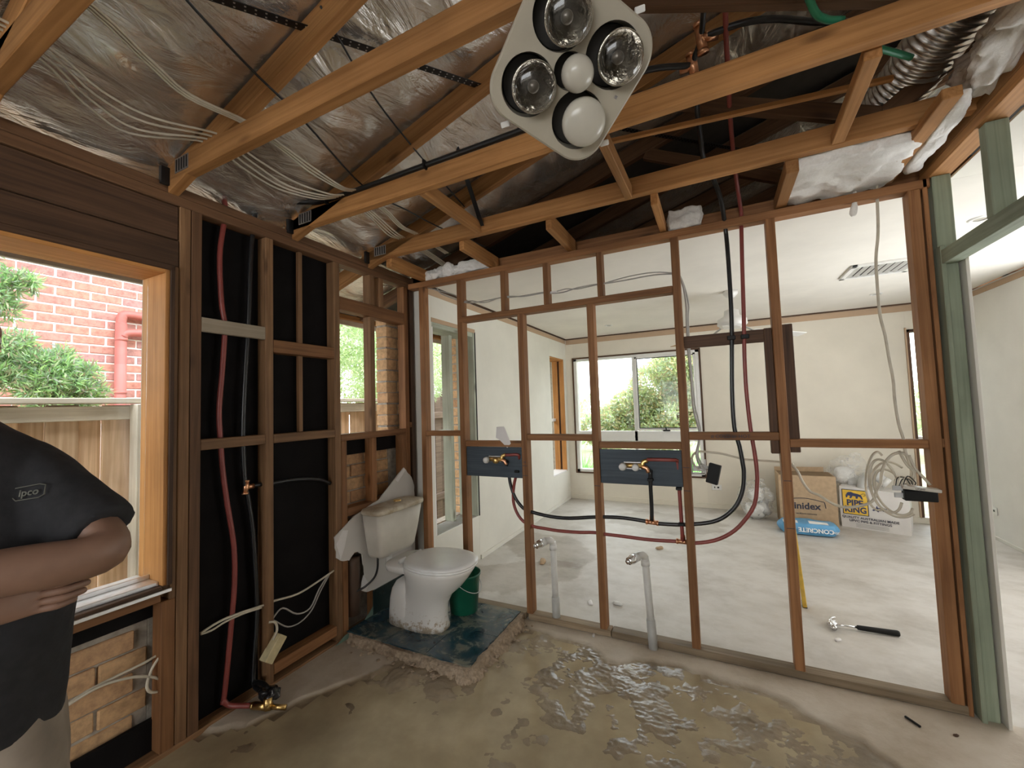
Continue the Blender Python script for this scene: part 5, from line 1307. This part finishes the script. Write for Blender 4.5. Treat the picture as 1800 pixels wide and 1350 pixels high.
tube('bend', pf, [(3.27, 3.1, .40), (3.31, 3.09, .52), (3.38, 3.08, .56), (3.46, 3.06, .50)], .045, PVC_GREY, 14, 4); tube('collar', pf, [(3.45, 3.062, .505), (3.485, 3.052, .475)], .053, PVC, 14, 1); tube('straight', pf, [(3.30, 3.16, .38), (3.46, 3.12, .60)], .03, PVC, 12, 1)

lv = tag(empty('spirit_level', (2.40, .884, 0)), 'yellow spirit level leaning against the back of the double post', 'level')
beam('rail', lv, (2.402, .884, .0), (2.243, .10, 1.105), .024, .055, YELLOW, .003, (0, .8, .58))
dl = Vector((2.243 - 2.402, .10 - .884, 1.105)); 
for t in (.2, .55, .9):
    p = Vector((2.402, .884, 0)) + dl * t; beam('vial', lv, p - dl * .02, p + dl * .02, .027, .022, GREEN_PLASTIC, .003, (0, .8, .58))
for t0, t1 in ((.0, .02), (.98, 1.0)): beam('end_cap', lv, Vector((2.402, .884, 0)) + dl * t0, Vector((2.402, .884, 0)) + dl * t1, .027, .058, BLACK_PLASTIC, .003, (0, .8, .58))

# ---- claw hammer on the slab
hm = tag(empty('hammer', (2.62, .64, 0)), 'steel claw hammer with a black grip lying on the concrete beyond the partition', 'hammer')
a = Vector((2.505, .634, .022)); b = Vector((2.822, .660, .017))
tube('shaft', hm, [a, a.lerp(b, .42)], .0065, CHROME, 10, 2)
gr = [a.lerp(b, t) for t in (.38, .44, .7, .92, 1.0)]
tube('grip', hm, gr, lambda t: .0125 + .0045 * t if t < .93 else .014, BLACK_PLASTIC, 12, 3)
hx = Vector((2.497, .6335, .022))
tube('head', hm, [hx + Vector((.004, -.055, 0)), hx + Vector((.004, -.035, 0)), hx + Vector((.003, -.03, 0)), hx + Vector((0, -.01, 0)), hx + Vector((0, .015, 0))], lambda t: .0155 if t < .3 else .0115, CHROME, 14, 2)
tube('eye', hm, [a + Vector((-.024, -.002, 0)), a + Vector((.018, .002, 0))], .0135, CHROME, 12, 1)
for s in (-.008, .008): tube('claw', hm, [hx + Vector((0, .01, s * .5)), hx + Vector((.002, .03, s)), hx + Vector((.010, .050, s * 1.4)), hx + Vector((.026, .066, s * 1.5)), hx + Vector((.036, .068, s * 1.5))], lambda t: .009 * (1 - t) + .0025, CHROME, 8, 4)

# ---- small litter
tag(beam('pencil_stub', None, (2.605, -.115, .006), (2.640, -.165, .006), .009, .008, BLACK_PLASTIC), 'short dark pencil stub on the dry cement by the doorway', 'pencil')
def chip(x, y, s, seed, m, lab): tag(blob('debris_chip', None, Matrix.Translation((x, y, s * .25)) @ Matrix.Rotation(seed, 4, 'Z'), s, s * .5, s * .3, m, .5, 20, 2, seed, .5), lab, 'debris')
chip(2.497, .478, .022, 1, PAPER_W, 'white chip on the concrete just in front of the hammer head'); chip(1.07, .37, .03, 2, PAPER_W, 'white flake on the slab behind the second low stud')
chip(1.25, .43, .035, 3, PLASTIC_WHITE, 'curled white shard on the slab right of the second low stud'); chip(1.38, 1.67, .04, 4, CARD, 'brown paper scrap lying out on the damp slab')
chip(.47, .95, .05, 5, CARD, 'tan scrap on the damp slab near the left wall foot'); chip(.80, -.12, .022, 6, RUBBLE, 'rubble chunk at the right corner of the tiled bed')
chip(2.75, -.16, .012, 7, DARKWOOD, 'dark wood splinter near the foot of the green door post'); chip(1.20, -.02, .016, 8, PAPER_W, 'white plaster crumb at the foot of the second low stud')

# ---- person standing at the left, arms folded
def skin_mesh(name, verts, edges, radii, root=0, sub=2):
    me = bpy.data.meshes.new(name); me.from_pydata([tuple(v) for v in verts], edges, []); me.update()
    o = bpy.data.objects.new(name, me); COL.objects.link(o)
    md = o.modifiers.new('skin', 'SKIN'); md.use_smooth_shade = True
    for i, r in enumerate(radii):
        sv_ = me.skin_vertices[0].data[i]; sv_.radius = (r, r) if not isinstance(r, tuple) else r; sv_.use_root = (i == root)
    s = o.modifiers.new('sub', 'SUBSURF'); s.levels = sub; s.render_levels = sub
    bpy.context.view_layer.update()
    m2 = bpy.data.meshes.new_from_object(o.evaluated_get(bpy.context.evaluated_depsgraph_get()))
    bpy.data.objects.remove(o)
    m2.polygons.foreach_set('use_smooth', [True] * len(m2.polygons))
    return m2
def chain(names, J, R, links):
    idx = {k: i for i, k in enumerate(names)}
    return [J[k] for k in names], [(idx[a], idx[b]) for a, b in links], [R[k] for k in names]
pe = tag(empty('person', (.36, -2.24, 0)), 'man in a black t-shirt with folded arms standing by the window', 'person')
PF = Vector((.9, -.43, 0)).normalized(); PL = Vector((-PF.y, PF.x, 0))          # his front and his left
def B(f, l, z): return Vector((.36, -2.24, 0)) + PF * f + PL * l + Vector((0, 0, z))
J = dict(pelvis=B(0, 0, .93), waist=B(0, 0, 1.08), chest=B(0, -.02, 1.24), neck0=B(.01, -.03, 1.40), neck1=B(.025, -.04, 1.49),
         shl=B(0, .105, 1.285), ell=B(.20, .295, 1.095), wrl=B(.27, .0, 1.115), hdl=B(.24, -.10, 1.115),
         shr=B(0, -.15, 1.285), elr=B(.18, -.30, 1.08), wrr=B(.225, .04, 1.03), hdr=B(.205, .15, 1.03),
         hil=B(0, .095, .88), knl=B(.02, .105, .50), anl=B(-.01, .105, .10), tol=B(.11, .115, .045),
         hir=B(0, -.095, .88), knr=B(.02, -.105, .50), anr=B(-.01, -.105, .10), tor=B(.11, -.115, .045))
Rr = dict(pelvis=(.12, .10), waist=(.125, .10), chest=(.115, .095), neck0=.068, neck1=.062, shl=.05, ell=.060, wrl=.045, hdl=.034, shr=.05, elr=.060, wrr=.042, hdr=.034,
          hil=.088, knl=.06, anl=.042, tol=.035, hir=.088, knr=.06, anr=.042, tor=.035)
lk = [('pelvis', 'waist'), ('waist', 'chest'), ('chest', 'neck0'), ('neck0', 'neck1'), ('chest', 'shl'), ('shl', 'ell'), ('ell', 'wrl'), ('wrl', 'hdl'), ('chest', 'shr'), ('shr', 'elr'), ('elr', 'wrr'), ('wrr', 'hdr'),
      ('pelvis', 'hil'), ('hil', 'knl'), ('knl', 'anl'), ('anl', 'tol'), ('pelvis', 'hir'), ('hir', 'knr'), ('knr', 'anr'), ('anr', 'tor')]
names = list(J)
V, E, Rd = chain(names, J, Rr, lk)
for wr_, hd, sgn in (('wrl', 'hdl', 1), ('wrr', 'hdr', -1)):
    w, h = Vector(J[wr_]), Vector(J[hd]); d = (h - w).normalized(); hi = names.index(hd)
    for k, (off, ln) in enumerate(((.024, .068), (.008, .078), (-.008, .072), (-.022, .056))):
        p0 = h + Vector((0, 0, off)) + d * .02; p1 = p0 + d * ln * .55 + PF * .012; p2 = p0 + d * ln - PF * .012
        i0 = len(V); V += [p0, p1, p2]; Rd += [.010, .009, .008]; E += [(hi, i0), (i0, i0 + 1), (i0 + 1, i0 + 2)]
    i0 = len(V); q = w.lerp(h, .5) + Vector((0, 0, .028)); V += [q, q + d * .03 + Vector((.01, 0, .02)), q + d * .055 + Vector((.012, 0, .022))]; Rd += [.013, .011, .009]; E += [(names.index(wr_), i0), (i0, i0 + 1), (i0 + 1, i0 + 2)]
body = skin_mesh('body', V, E, Rd)
# head, turned to his left: joined into the same body mesh
HC = B(.03, -.022, 1.605); fd = (PF * .55 + PL * .83 + Vector((0, 0, -.08))).normalized(); sd = Vector((0, 0, 1)).cross(fd).normalized(); ud = fd.cross(sd)
bm = bmesh.new(); bm.from_mesh(body)
hb = bmesh.new(); bmesh.ops.create_uvsphere(hb, u_segments=36, v_segments=26, radius=1)
def face_shape(p):
    x, y, z = p          # x forward, y left, z up
    s = Vector((x * .098, y * .076, z * .122))
    if z < 0: s.y *= 1 - .28 * z * z * 1.2; s.x *= 1 - .10 * abs(z)
    g = lambda cy_, cz_, wy, wz: math.exp(-((y - cy_) / wy) ** 2 - ((z - cz_) / wz) ** 2)
    if x > 0:
        s.x += .030 * g(0, -.16, .14, .14) + .012 * g(0, .06, .12, .2) - .012 * g(.36, .06, .2, .1) - .012 * g(-.36, .06, .2, .1) + .008 * g(0, -.5, .35, .06) - .006 * g(0, -.58, .4, .03) + .006 * g(0, -.66, .3, .06) + .012 * g(0, -.88, .4, .16) + .006 * g(0, .2, .6, .1)
    return s
for v in hb.verts:
    s = face_shape(v.co); v.co = HC + fd * s.x + sd * s.y + ud * s.z
hm_ = bpy.data.meshes.new('h'); hb.to_mesh(hm_); hb.free(); bm.from_mesh(hm_)
for s in (-1, 1):          # ears
    eb = bmesh.new(); bmesh.ops.create_uvsphere(eb, u_segments=12, v_segments=8, radius=1)
    for v in eb.verts: v.co = HC + fd * (-.012 + v.co.x * .018) + sd * (s * .076 + v.co.y * .010) + ud * (-.005 + v.co.z * .032)
    em = bpy.data.meshes.new('e'); eb.to_mesh(em); eb.free(); bm.from_mesh(em)
bm.to_mesh(body); bm.free(); body.polygons.foreach_set('use_smooth', [True] * len(body.polygons)); body.materials.clear()
obj('body', body, SKIN, pe)
hb = bmesh.new(); bmesh.ops.create_uvsphere(hb, u_segments=30, v_segments=20, radius=1)
for v in list(hb.verts):
    if v.co.z < -.35 or (v.co.x > .45 and v.co.z < .52): hb.verts.remove(v)
for v in hb.verts:
    s = face_shape(v.co) * 1.06 + Vector((-.004, 0, .006)); v.co = HC + fd * s.x + sd * s.y + ud * s.z
hm2 = bpy.data.meshes.new('hair'); hb.to_mesh(hm2); hb.free(); hm2.polygons.foreach_set('use_smooth', [True] * len(hm2.polygons)); obj('hair', hm2, HAIR, pe)
for s in (-1, 1):
    p = HC + fd * .080 + sd * (s * .030) + ud * .006; lathe('eye', pe, [(.011 * math.sin(a), .011 * math.cos(a)) for a in [math.pi * k / 8 for k in range(1, 8)]], PAPER_W, Matrix.Translation(p), 12)
# t-shirt and trousers
tv, tf = [], []
def join(V, F):
    k = len(tv); tv.extend(Vector(v) for v in V); tf.extend([[q + k for q in f] for f in F])
rg = []
for z, cf, cl, af, al in ((.70, .03, .0, .135, .185), (.80, .035, .0, .145, .19), (.90, .04, .005, .15, .195), (1.0, .04, .01, .15, .20), (1.12, .03, .01, .145, .20), (1.22, .022, -.005, .135, .195), (1.30, .012, -.015, .125, .19), (1.36, .006, -.025, .105, .16), (1.395, .002, -.032, .09, .115), (1.425, .0, -.036, .078, .084)):
    rg.append([B(cf + af * math.cos(2 * math.pi * k / 40), cl + al * math.sin(2 * math.pi * k / 40), z) for k in range(40)])
join(*loft_data(rg))
for s, pts_ in ((1, ((0, .085, 1.30), (.045, .150, 1.25), (.095, .205, 1.195), (.150, .262, 1.143))), (-1, ((0, -.12, 1.30), (.045, -.18, 1.25), (.095, -.235, 1.19), (.14, -.275, 1.13)))):
    join(*tube_data([B(*q) for q in pts_], lambda t: .082 - .014 * t, 22, 4))
    join(*tube_data([B(.02, s * .07, 1.17), B(.05, s * .13, 1.185), B(.085, s * .19, 1.165)], .072, 18, 3))
def fuse(name, V, F, vox, it):
    me = bpy.data.meshes.new(name); me.from_pydata([tuple(v) for v in V], [], F); me.update()
    o = bpy.data.objects.new(name, me); COL.objects.link(o)
    r = o.modifiers.new('r', 'REMESH'); r.mode = 'VOXEL'; r.voxel_size = vox; r.use_smooth_shade = True
    s = o.modifiers.new('s', 'SMOOTH'); s.factor = .5; s.iterations = it
    bpy.context.view_layer.update()
    m2 = bpy.data.meshes.new_from_object(o.evaluated_get(bpy.context.evaluated_depsgraph_get())); bpy.data.objects.remove(o)
    m2.polygons.foreach_set('use_smooth', [True] * len(m2.polygons)); return m2
sm = fuse('t_shirt', tv, tf, .009, 10)
for v in sm.vertices:
    q = v.co; s = noise.fractal(Vector((q.x * 7, q.y * 7, q.z * 4)), 1.0, 2.0, 3); v.co = q + v.normal * s * .009
shirt = obj('t_shirt', sm, SHIRT, pe)
JT = dict(wst=B(.02, .01, .93), pel=B(.02, .01, .86), hil=B(.02, .085, .76), knl=B(.03, .10, .48), anl=B(-.005, .11, .09), hir=B(.02, -.10, .76), knr=B(.03, -.11, .48), anr=B(-.005, -.11, .09))
RT = dict(wst=(.16, .12), pel=(.165, .125), hil=.115, knl=.105, anl=.085, hir=.125, knr=.105, anr=.085)
V, E, Rd = chain(list(JT), JT, RT, [('wst', 'pel'), ('pel', 'hil'), ('hil', 'knl'), ('knl', 'anl'), ('pel', 'hir'), ('hir', 'knr'), ('knr', 'anr')])
tm = skin_mesh('trousers', V, E, Rd, 0, 3)
for v in tm.vertices:
    q = v.co; s = noise.fractal(Vector((q.x * 9, q.y * 9, q.z * 5)), 1.0, 2.0, 4); v.co = q + v.normal * s * .014
obj('trousers', tm, TROUSER, pe)
SHM = Matrix((PF, PL, Vector((0, 0, 1)))).transposed().to_4x4()
for l in (.112, -.112):
    V, F = loft_data([ring(.04, 0, .0, .135, .052, 2.6), ring(.04, 0, .03, .137, .054, 2.6), ring(.035, 0, .07, .12, .048, 2.4), ring(.0, 0, .11, .07, .045, 2.2)]); obj('shoe', mesh('shoe', V, F, True), DARKWOOD, pe, Matrix.Translation(B(0, l, 0)) @ SHM)

# badge on the chest, laid on the shirt surface by a ray from in front
def shirt_hit(o, d):
    from mathutils.bvhtree import BVHTree
    t = BVHTree.FromPolygons([v.co for v in sm.vertices], [list(p.vertices) for p in sm.polygons]); return t.ray_cast(Vector(o), Vector(d))
hit = shirt_hit((1.94414, -2.52802, 1.41013), (-1.5021, 0.3843, -0.1719))
if hit[0] is not None:
    nrm = hit[1].normalized(); rt = Vector((0, 0, 1)).cross(nrm).normalized()
    BM_ = Matrix.Translation(hit[0] + nrm * .006) @ Matrix((rt, nrm.cross(rt), nrm)).transposed().to_4x4() @ Matrix.Rotation(.12, 4, 'Z')
    gm = plain('badge_thread', (.12, .12, .10), .7)
    text('badge', shirt, 'ipco', .022, gm, BM_, .0006, bold=.0004)
    hx_ = [(-.032, .004), (-.026, .014), (.018, .016), (.030, .012), (.030, -.010), (.020, -.015), (-.022, -.015), (-.032, -.004)]
    tube('badge_border', shirt, [BM_ @ Vector((x, y, 0)) for x, y in hx_ + hx_[:1]], .0013, gm, 5, 1)
# ================================================================== OUTSIDE
# ---- boundary fence: tan palings with a capped rail, then an older grey stretch
fe = tag(empty('fence', (-1.6, -1, -.3)), 'tan timber paling fence with a pale capping rail outside the windows', 'fence')
y = -4.2; k = 0
while y < 1.75:
    w = .11 + .04 * random.random()
    box('paling', fe, (-1.668 - .020 * (k % 2), y, -.3), (-1.646 - .020 * (k % 2), y + w, 1.50 + random.uniform(-.006, .006)), FENCE_W, .005); y += w - .001; k += 1
box('capping', fe, (-1.69, -4.2, 1.512), (-1.545, 1.75, 1.546), FENCE_RAIL, .004)
box('rail', fe, (-1.645, -4.2, 1.405), (-1.600, 1.75, 1.495), FENCE_RAIL, .004); box('rail', fe, (-1.645, -4.2, .62), (-1.600, 1.75, .70), FENCE_RAIL, .004); box('rail', fe, (-1.645, -4.2, -.1), (-1.600, 1.75, -.02), FENCE_RAIL, .004)
for yy in (-3.55, -1.185, 1.18): box('post', fe, (-1.60, yy, -.3), (-1.50, yy + .095, 1.505), FENCE_RAIL, .005)
fg = tag(empty('fence', (-1.6, 4, -.3)), 'weathered grey paling fence with two rails seen through the side opening', 'fence')
y = 1.76; k = 0
while y < 8.5:
    w = .10 + .03 * random.random()
    h = 1.66 + random.uniform(-.03, .03)
    slab('paling', fg, [(y, -.3), (y + w, -.3), (y + w, h - random.uniform(0, .03)), (y + w * .6, h), (y + w * .3, h - random.uniform(0, .02)), (y, h - random.uniform(.0, .03))], .018, FENCE_GREY, plane_M((-1.64 - .014 * (k % 2), 0, 0), (0, 1, 0), (0, 0, 1))); y += w + .004; k += 1
box('rail', fg, (-1.64, 1.76, 1.27), (-1.595, 8.5, 1.36), FENCE_GREY, .004); box('rail', fg, (-1.64, 1.76, .13), (-1.595, 8.5, .22), FENCE_GREY, .004)

# ---- neighbour's red brick wall
nb = tag(empty('brick_house', (-3.6, -1, -.3)), 'neighbouring red brick house wall with wide white mortar joints', 'house')
box('mortar', nb, (-3.75, -4.5, -.3), (-3.512, .72, 4.3), MORTAR_W, .002)
V, Fc = cbox_data(.05, .1135, .0365, .005); BR2 = mesh('brick', V, Fc); BR2.materials.append(BRICK_RED)
V, Fc = cbox_data(.05, .055, .0365, .005); BR3 = mesh('brick_half', V, Fc); BR3.materials.append(BRICK_RED)
z = 1.37; r = 0
while z < 3.35:
    y = -1.98 + (.12 if r % 2 else 0)
    while y < .46:
        put(bpy.data.objects.new('brick', BR2), nb, Matrix.Translation((-3.556 + random.uniform(-.002, .002), y + .115 + random.uniform(-.003, .003), z + .037 + random.uniform(-.0015, .0015))))
        y += .2415
    z += .0866; r += 1
box('gutter', nb, (-3.52, -4.5, 3.36), (-3.38, .8, 3.48), REDPAINT, .01)
box('eave_lining', nb, (-3.52, -4.5, 3.50), (-3.0, .8, 3.54), PLASTIC_WHITE, .004)
dp = tag(empty('downpipe', (-3.44, -.57, 1.2)), 'salmon red downpipe with two elbows on the red brick wall', 'pipe')
tube('riser', dp, [(-3.44, -.562, .6), (-3.44, -.568, 2.38)], .046, REDPAINT, 16, 1); tube('upper_arm', dp, [(-3.44, -.568, 2.36), (-3.44, -.563, 2.44), (-3.44, -.52, 2.478), (-3.44, -.28, 2.475), (-3.44, .1, 2.47)], .042, REDPAINT, 14, 4)
tube('lower_arm', dp, [(-3.43, -.565, 2.24), (-3.43, -.52, 2.285), (-3.42, -.30, 2.31), (-3.41, .1, 2.34)], .040, REDPAINT, 14, 4)
for zz in (2.20, 1.66): tube('joint_ring', dp, [(-3.44, -.565, zz), (-3.44, -.565, zz + .03)], .050, REDPAINT, 16, 1)
tag(tube('downpipe', None, [(-3.44, -.30, .6), (-3.44, -.30, 1.74), (-3.44, -.22, 1.80), (-3.44, .2, 1.86)], .046, REDPAINT, 14, 3), 'second salmon downpipe at the right edge of the brick view', 'pipe')

# ---- plants
def foliage(name, clumps, count, size, mat, parent, aspect=2.4, droop=.2, up=.3, seed=1, sprays=0):
    g = np.random.default_rng(seed); Vs = []
    if sprays:                                 # break every mass into loose sprays
        cl = []
        for c in clumps:
            r_ = c[3]
            for q in range(sprays):
                d_ = g.normal(size=3); d_ /= np.linalg.norm(d_)
                cl.append((*(np.array(c[:3]) + d_ * r_ * g.uniform(.25, .85)), r_ * g.uniform(.22, .42)))
        clumps = cl
    tot = sum(c[3] * c[4] * c[5] for c in clumps) if len(clumps[0]) > 4 else sum(c[3] ** 2 for c in clumps)
    for c in clumps:
        rx, ry, rz = (c[3], c[4], c[5]) if len(c) > 4 else (c[3],) * 3
        n_ = max(40, int(count * ((rx * ry * rz) if len(c) > 4 else rx ** 2) / tot))
        d = g.normal(size=(n_, 3)); d /= np.linalg.norm(d, axis=1)[:, None]
        rad = g.uniform(.35, 1, n_) ** .45
        P = np.array(c[:3]) + d * rad[:, None] * np.array([rx, ry, rz])
        ax = d + g.normal(scale=.7, size=(n_, 3)); ax[:, 2] += up; ax /= np.linalg.norm(ax, axis=1)[:, None]
        sd_ = np.cross(ax, g.normal(size=(n_, 3))); sd_ /= np.linalg.norm(sd_, axis=1)[:, None]
        nn = np.cross(ax, sd_); s = size * g.uniform(.6, 1.3, n_)[:, None]
        a = P; b = P + ax * s * .5 + sd_ * s / aspect * .5 + nn * s * .05; cc = P + ax * s - nn * s * droop; dd = P + ax * s * .5 - sd_ * s / aspect * .5 + nn * s * .05
        Vs.append(np.stack([a, b, cc, dd], 1).reshape(-1, 3))
    A = np.concatenate(Vs); n_ = len(A) // 4
    me_ = bpy.data.meshes.new(name); me_.vertices.add(len(A)); me_.vertices.foreach_set('co', A.ravel())
    me_.loops.add(n_ * 4); me_.polygons.add(n_)
    me_.loops.foreach_set('vertex_index', np.arange(n_ * 4)); me_.polygons.foreach_set('loop_start', np.arange(n_) * 4); me_.polygons.foreach_set('loop_total', np.full(n_, 4)); me_.update(); me_.validate()
    o_ = obj(name, me_, mat, parent); o_['kind'] = 'stuff'
    return o_
def plant(name, loc, label, cat, clumps, count, size, mat, trunk, aspect=2.4, seed=1, **kw):
    p = tag(empty(name, loc), label, cat); foliage('foliage', clumps, count, size, mat, p, aspect, seed=seed, **kw)
    for i, t in enumerate(trunk): tube('trunk' if i == 0 else 'branch', p, t[0], t[1], BARK, 8, 3)
    return p
plant('conifer', (-2.5, -1.75, -.3), 'green conifer rising at the left edge of the window against the red bricks', 'tree',
      [(-2.5, -1.72, 2.58, .17), (-2.5, -1.62, 2.36, .20), (-2.52, -1.60, 2.22, .16), (-2.5, -1.85, 2.3, .30), (-2.45, -1.48, 2.42, .09), (-2.5, -1.9, 2.75, .25)], 11000, .062, LEAF_CONIFER, [([(-2.5, -1.85, -.3), (-2.5, -1.85, 1.2), (-2.5, -1.82, 2.6)], .04), ([(-2.5, -1.83, 1.9), (-2.5, -1.65, 2.3)], .015)], 6, 3, sprays=13)
plant('shrub', (-2.45, -1.4, -.3), 'low blue green conifer shrub peeping over the fence capping', 'shrub',
      [(-2.4, -1.62, 1.78, .22), (-2.4, -1.40, 1.80, .20), (-2.38, -1.22, 1.72, .16), (-2.42, -1.30, 1.86, .12), (-2.38, -1.13, 1.62, .13), (-2.4, -1.5, 1.95, .12), (-2.4, -1.35, 1.55, .25)], 13000, .056, LEAF_CONIFER, [([(-2.4, -1.4, -.3), (-2.4, -1.4, 1.0), (-2.4, -1.38, 1.6)], .035), ([(-2.4, -1.4, 1.1), (-2.4, -1.2, 1.6)], .015)], 6, 5, sprays=14)
plant('hedge_tree', (-2.35, 1.3, -.3), 'bright green feathery tree filling the small opening above the fence', 'tree',
      [(-2.35, .95, 2.3, .42), (-2.35, 1.5, 2.35, .45), (-2.3, 1.25, 1.85, .42), (-2.2, 1.62, 1.75, .30), (-2.3, 2.0, 2.0, .45), (-2.35, .8, 1.8, .35), (-2.3, 1.45, 2.75, .40), (-1.95, 1.55, 1.55, .18), (-1.75, 1.45, 1.42, .14), (-2.3, 1.9, 2.6, .4), (-2.3, .85, 2.75, .35), (-1.5, 1.72, 1.35, .13), (-1.45, 1.8, 1.7, .2)], 42000, .06, LEAF_HEDGE, [([(-2.6, 1.3, -.3), (-2.6, 1.3, .8), (-2.6, 1.35, 1.5)], .04), ([(-2.5, 1.3, 1.2), (-2.3, 1.5, 1.6)], .015)], 4.5, 7)
plant('feather_tree', (-3.2, 4.6, -.3), 'pale green tree above the grey fence in the side opening', 'tree',
      [(-3.2, 4.2, 2.5, .7), (-3.2, 5.0, 2.6, .7), (-3.2, 4.6, 3.1, .6), (-3.2, 4.7, 1.9, .7), (-3.2, 5.6, 2.2, .7), (-2.6, 3.4, 2.4, .4)], 14000, .10, LEAF_HEDGE, [([(-3.2, 4.7, -.3), (-3.2, 4.7, 1.2), (-3.2, 4.7, 2.8)], .08), ([(-3.2, 4.7, 1.3), (-3.1, 4.2, 2.2)], .03)], 3.2, 11)
plant('garden_tree', (1.25, 7.2, -.3), 'leafy tree with orange tinged shoots outside the far window', 'tree',
      [(1.2, 7, 2.1, .55), (.15, 7, 1.3, .36), (-.2, 7, 1.0, .36), (.65, 7, 1.75, .45), (1.6, 7.1, 1.8, .55), (.45, 7, 1.35, .36), (.45, 7.0, 1.05, .36), (1.15, 7, 1.05, .50), (1.75, 7, 1.0, .45), (.1, 7, .85, .34), (1.25, 7.1, 2.15, .34), (2.1, 7.2, 1.6, .4), (-.35, 7, .62, .32), (.8, 6.9, .7, .4), (-.7, 7.1, .8, .3)], 24000, .11, LEAF_TREE, [([(1.25, 7.2, -.3), (1.2, 7.2, .6), (1.2, 7.1, 1.9)], .06), ([(1.2, 7.2, .5), (.6, 7.1, 1.1)], .025), ([(1.2, 7.2, .6), (1.7, 7.1, 1.4)], .025)], 3.0, 13)
plant('garden_hedge', (-2, 12, -.3), 'hazy low hedge far beyond the big window', 'hedge', [(-3.2, 12, .9, .9), (-2.2, 12, .8, .9), (-1.0, 12.2, .7, .8), (.2, 12.2, .7, .9), (1.4, 12, .8, .9), (2.6, 12, .9, .9), (6, 12, .8, 1.0), (7.4, 12, .9, 1.0), (9, 12.4, 1.0, 1.1)], 9000, .2, LEAF_HEDGE, [([(0, 12.2, -.3), (0, 12.2, .6)], .05)], 3.0, 17)
def strap_plant(loc, n_, h, label, seed):
    g = random.Random(seed); p = tag(empty('strap_plant', loc), label, 'plant'); V, F = [], []
    for i in range(n_):
        a = g.uniform(0, 6.283); r = g.uniform(.1, .45) * h; d = Vector((math.cos(a), math.sin(a), 0)); w = Vector((-d.y, d.x, 0)) * g.uniform(.010, .018)
        b = Vector(loc) + d * g.uniform(0, .08); hh = h * g.uniform(.6, 1.05); i0 = len(V)
        for t in (0, .35, .7, 1.0):
            q = b + d * r * t * t + Vector((0, 0, hh * (t - .25 * t * t * t))); ww = w * (1 - t * .95); V += [q - ww, q + ww]
        for s in range(3): F.append([i0 + 2 * s, i0 + 2 * s + 1, i0 + 2 * s + 3, i0 + 2 * s + 2])
    f = obj('leaves', mesh('leaves', V, F), LEAF_STRAP, p); f['kind'] = 'stuff'
strap_plant((-.20, 4.5, -.3), 120, 1.25, 'clump of green strap leaves at the left of the far window', 1); strap_plant((.15, 4.8, -.3), 90, 1.15, 'second strap leaf clump behind the first at the far window', 2)
strap_plant((1.55, 4.6, -.3), 130, 1.25, 'clump of green strap leaves at the right of the far window', 3); strap_plant((4.55, 4.6, -.3), 60, .9, 'strap leaf clump outside the narrow end window', 4)
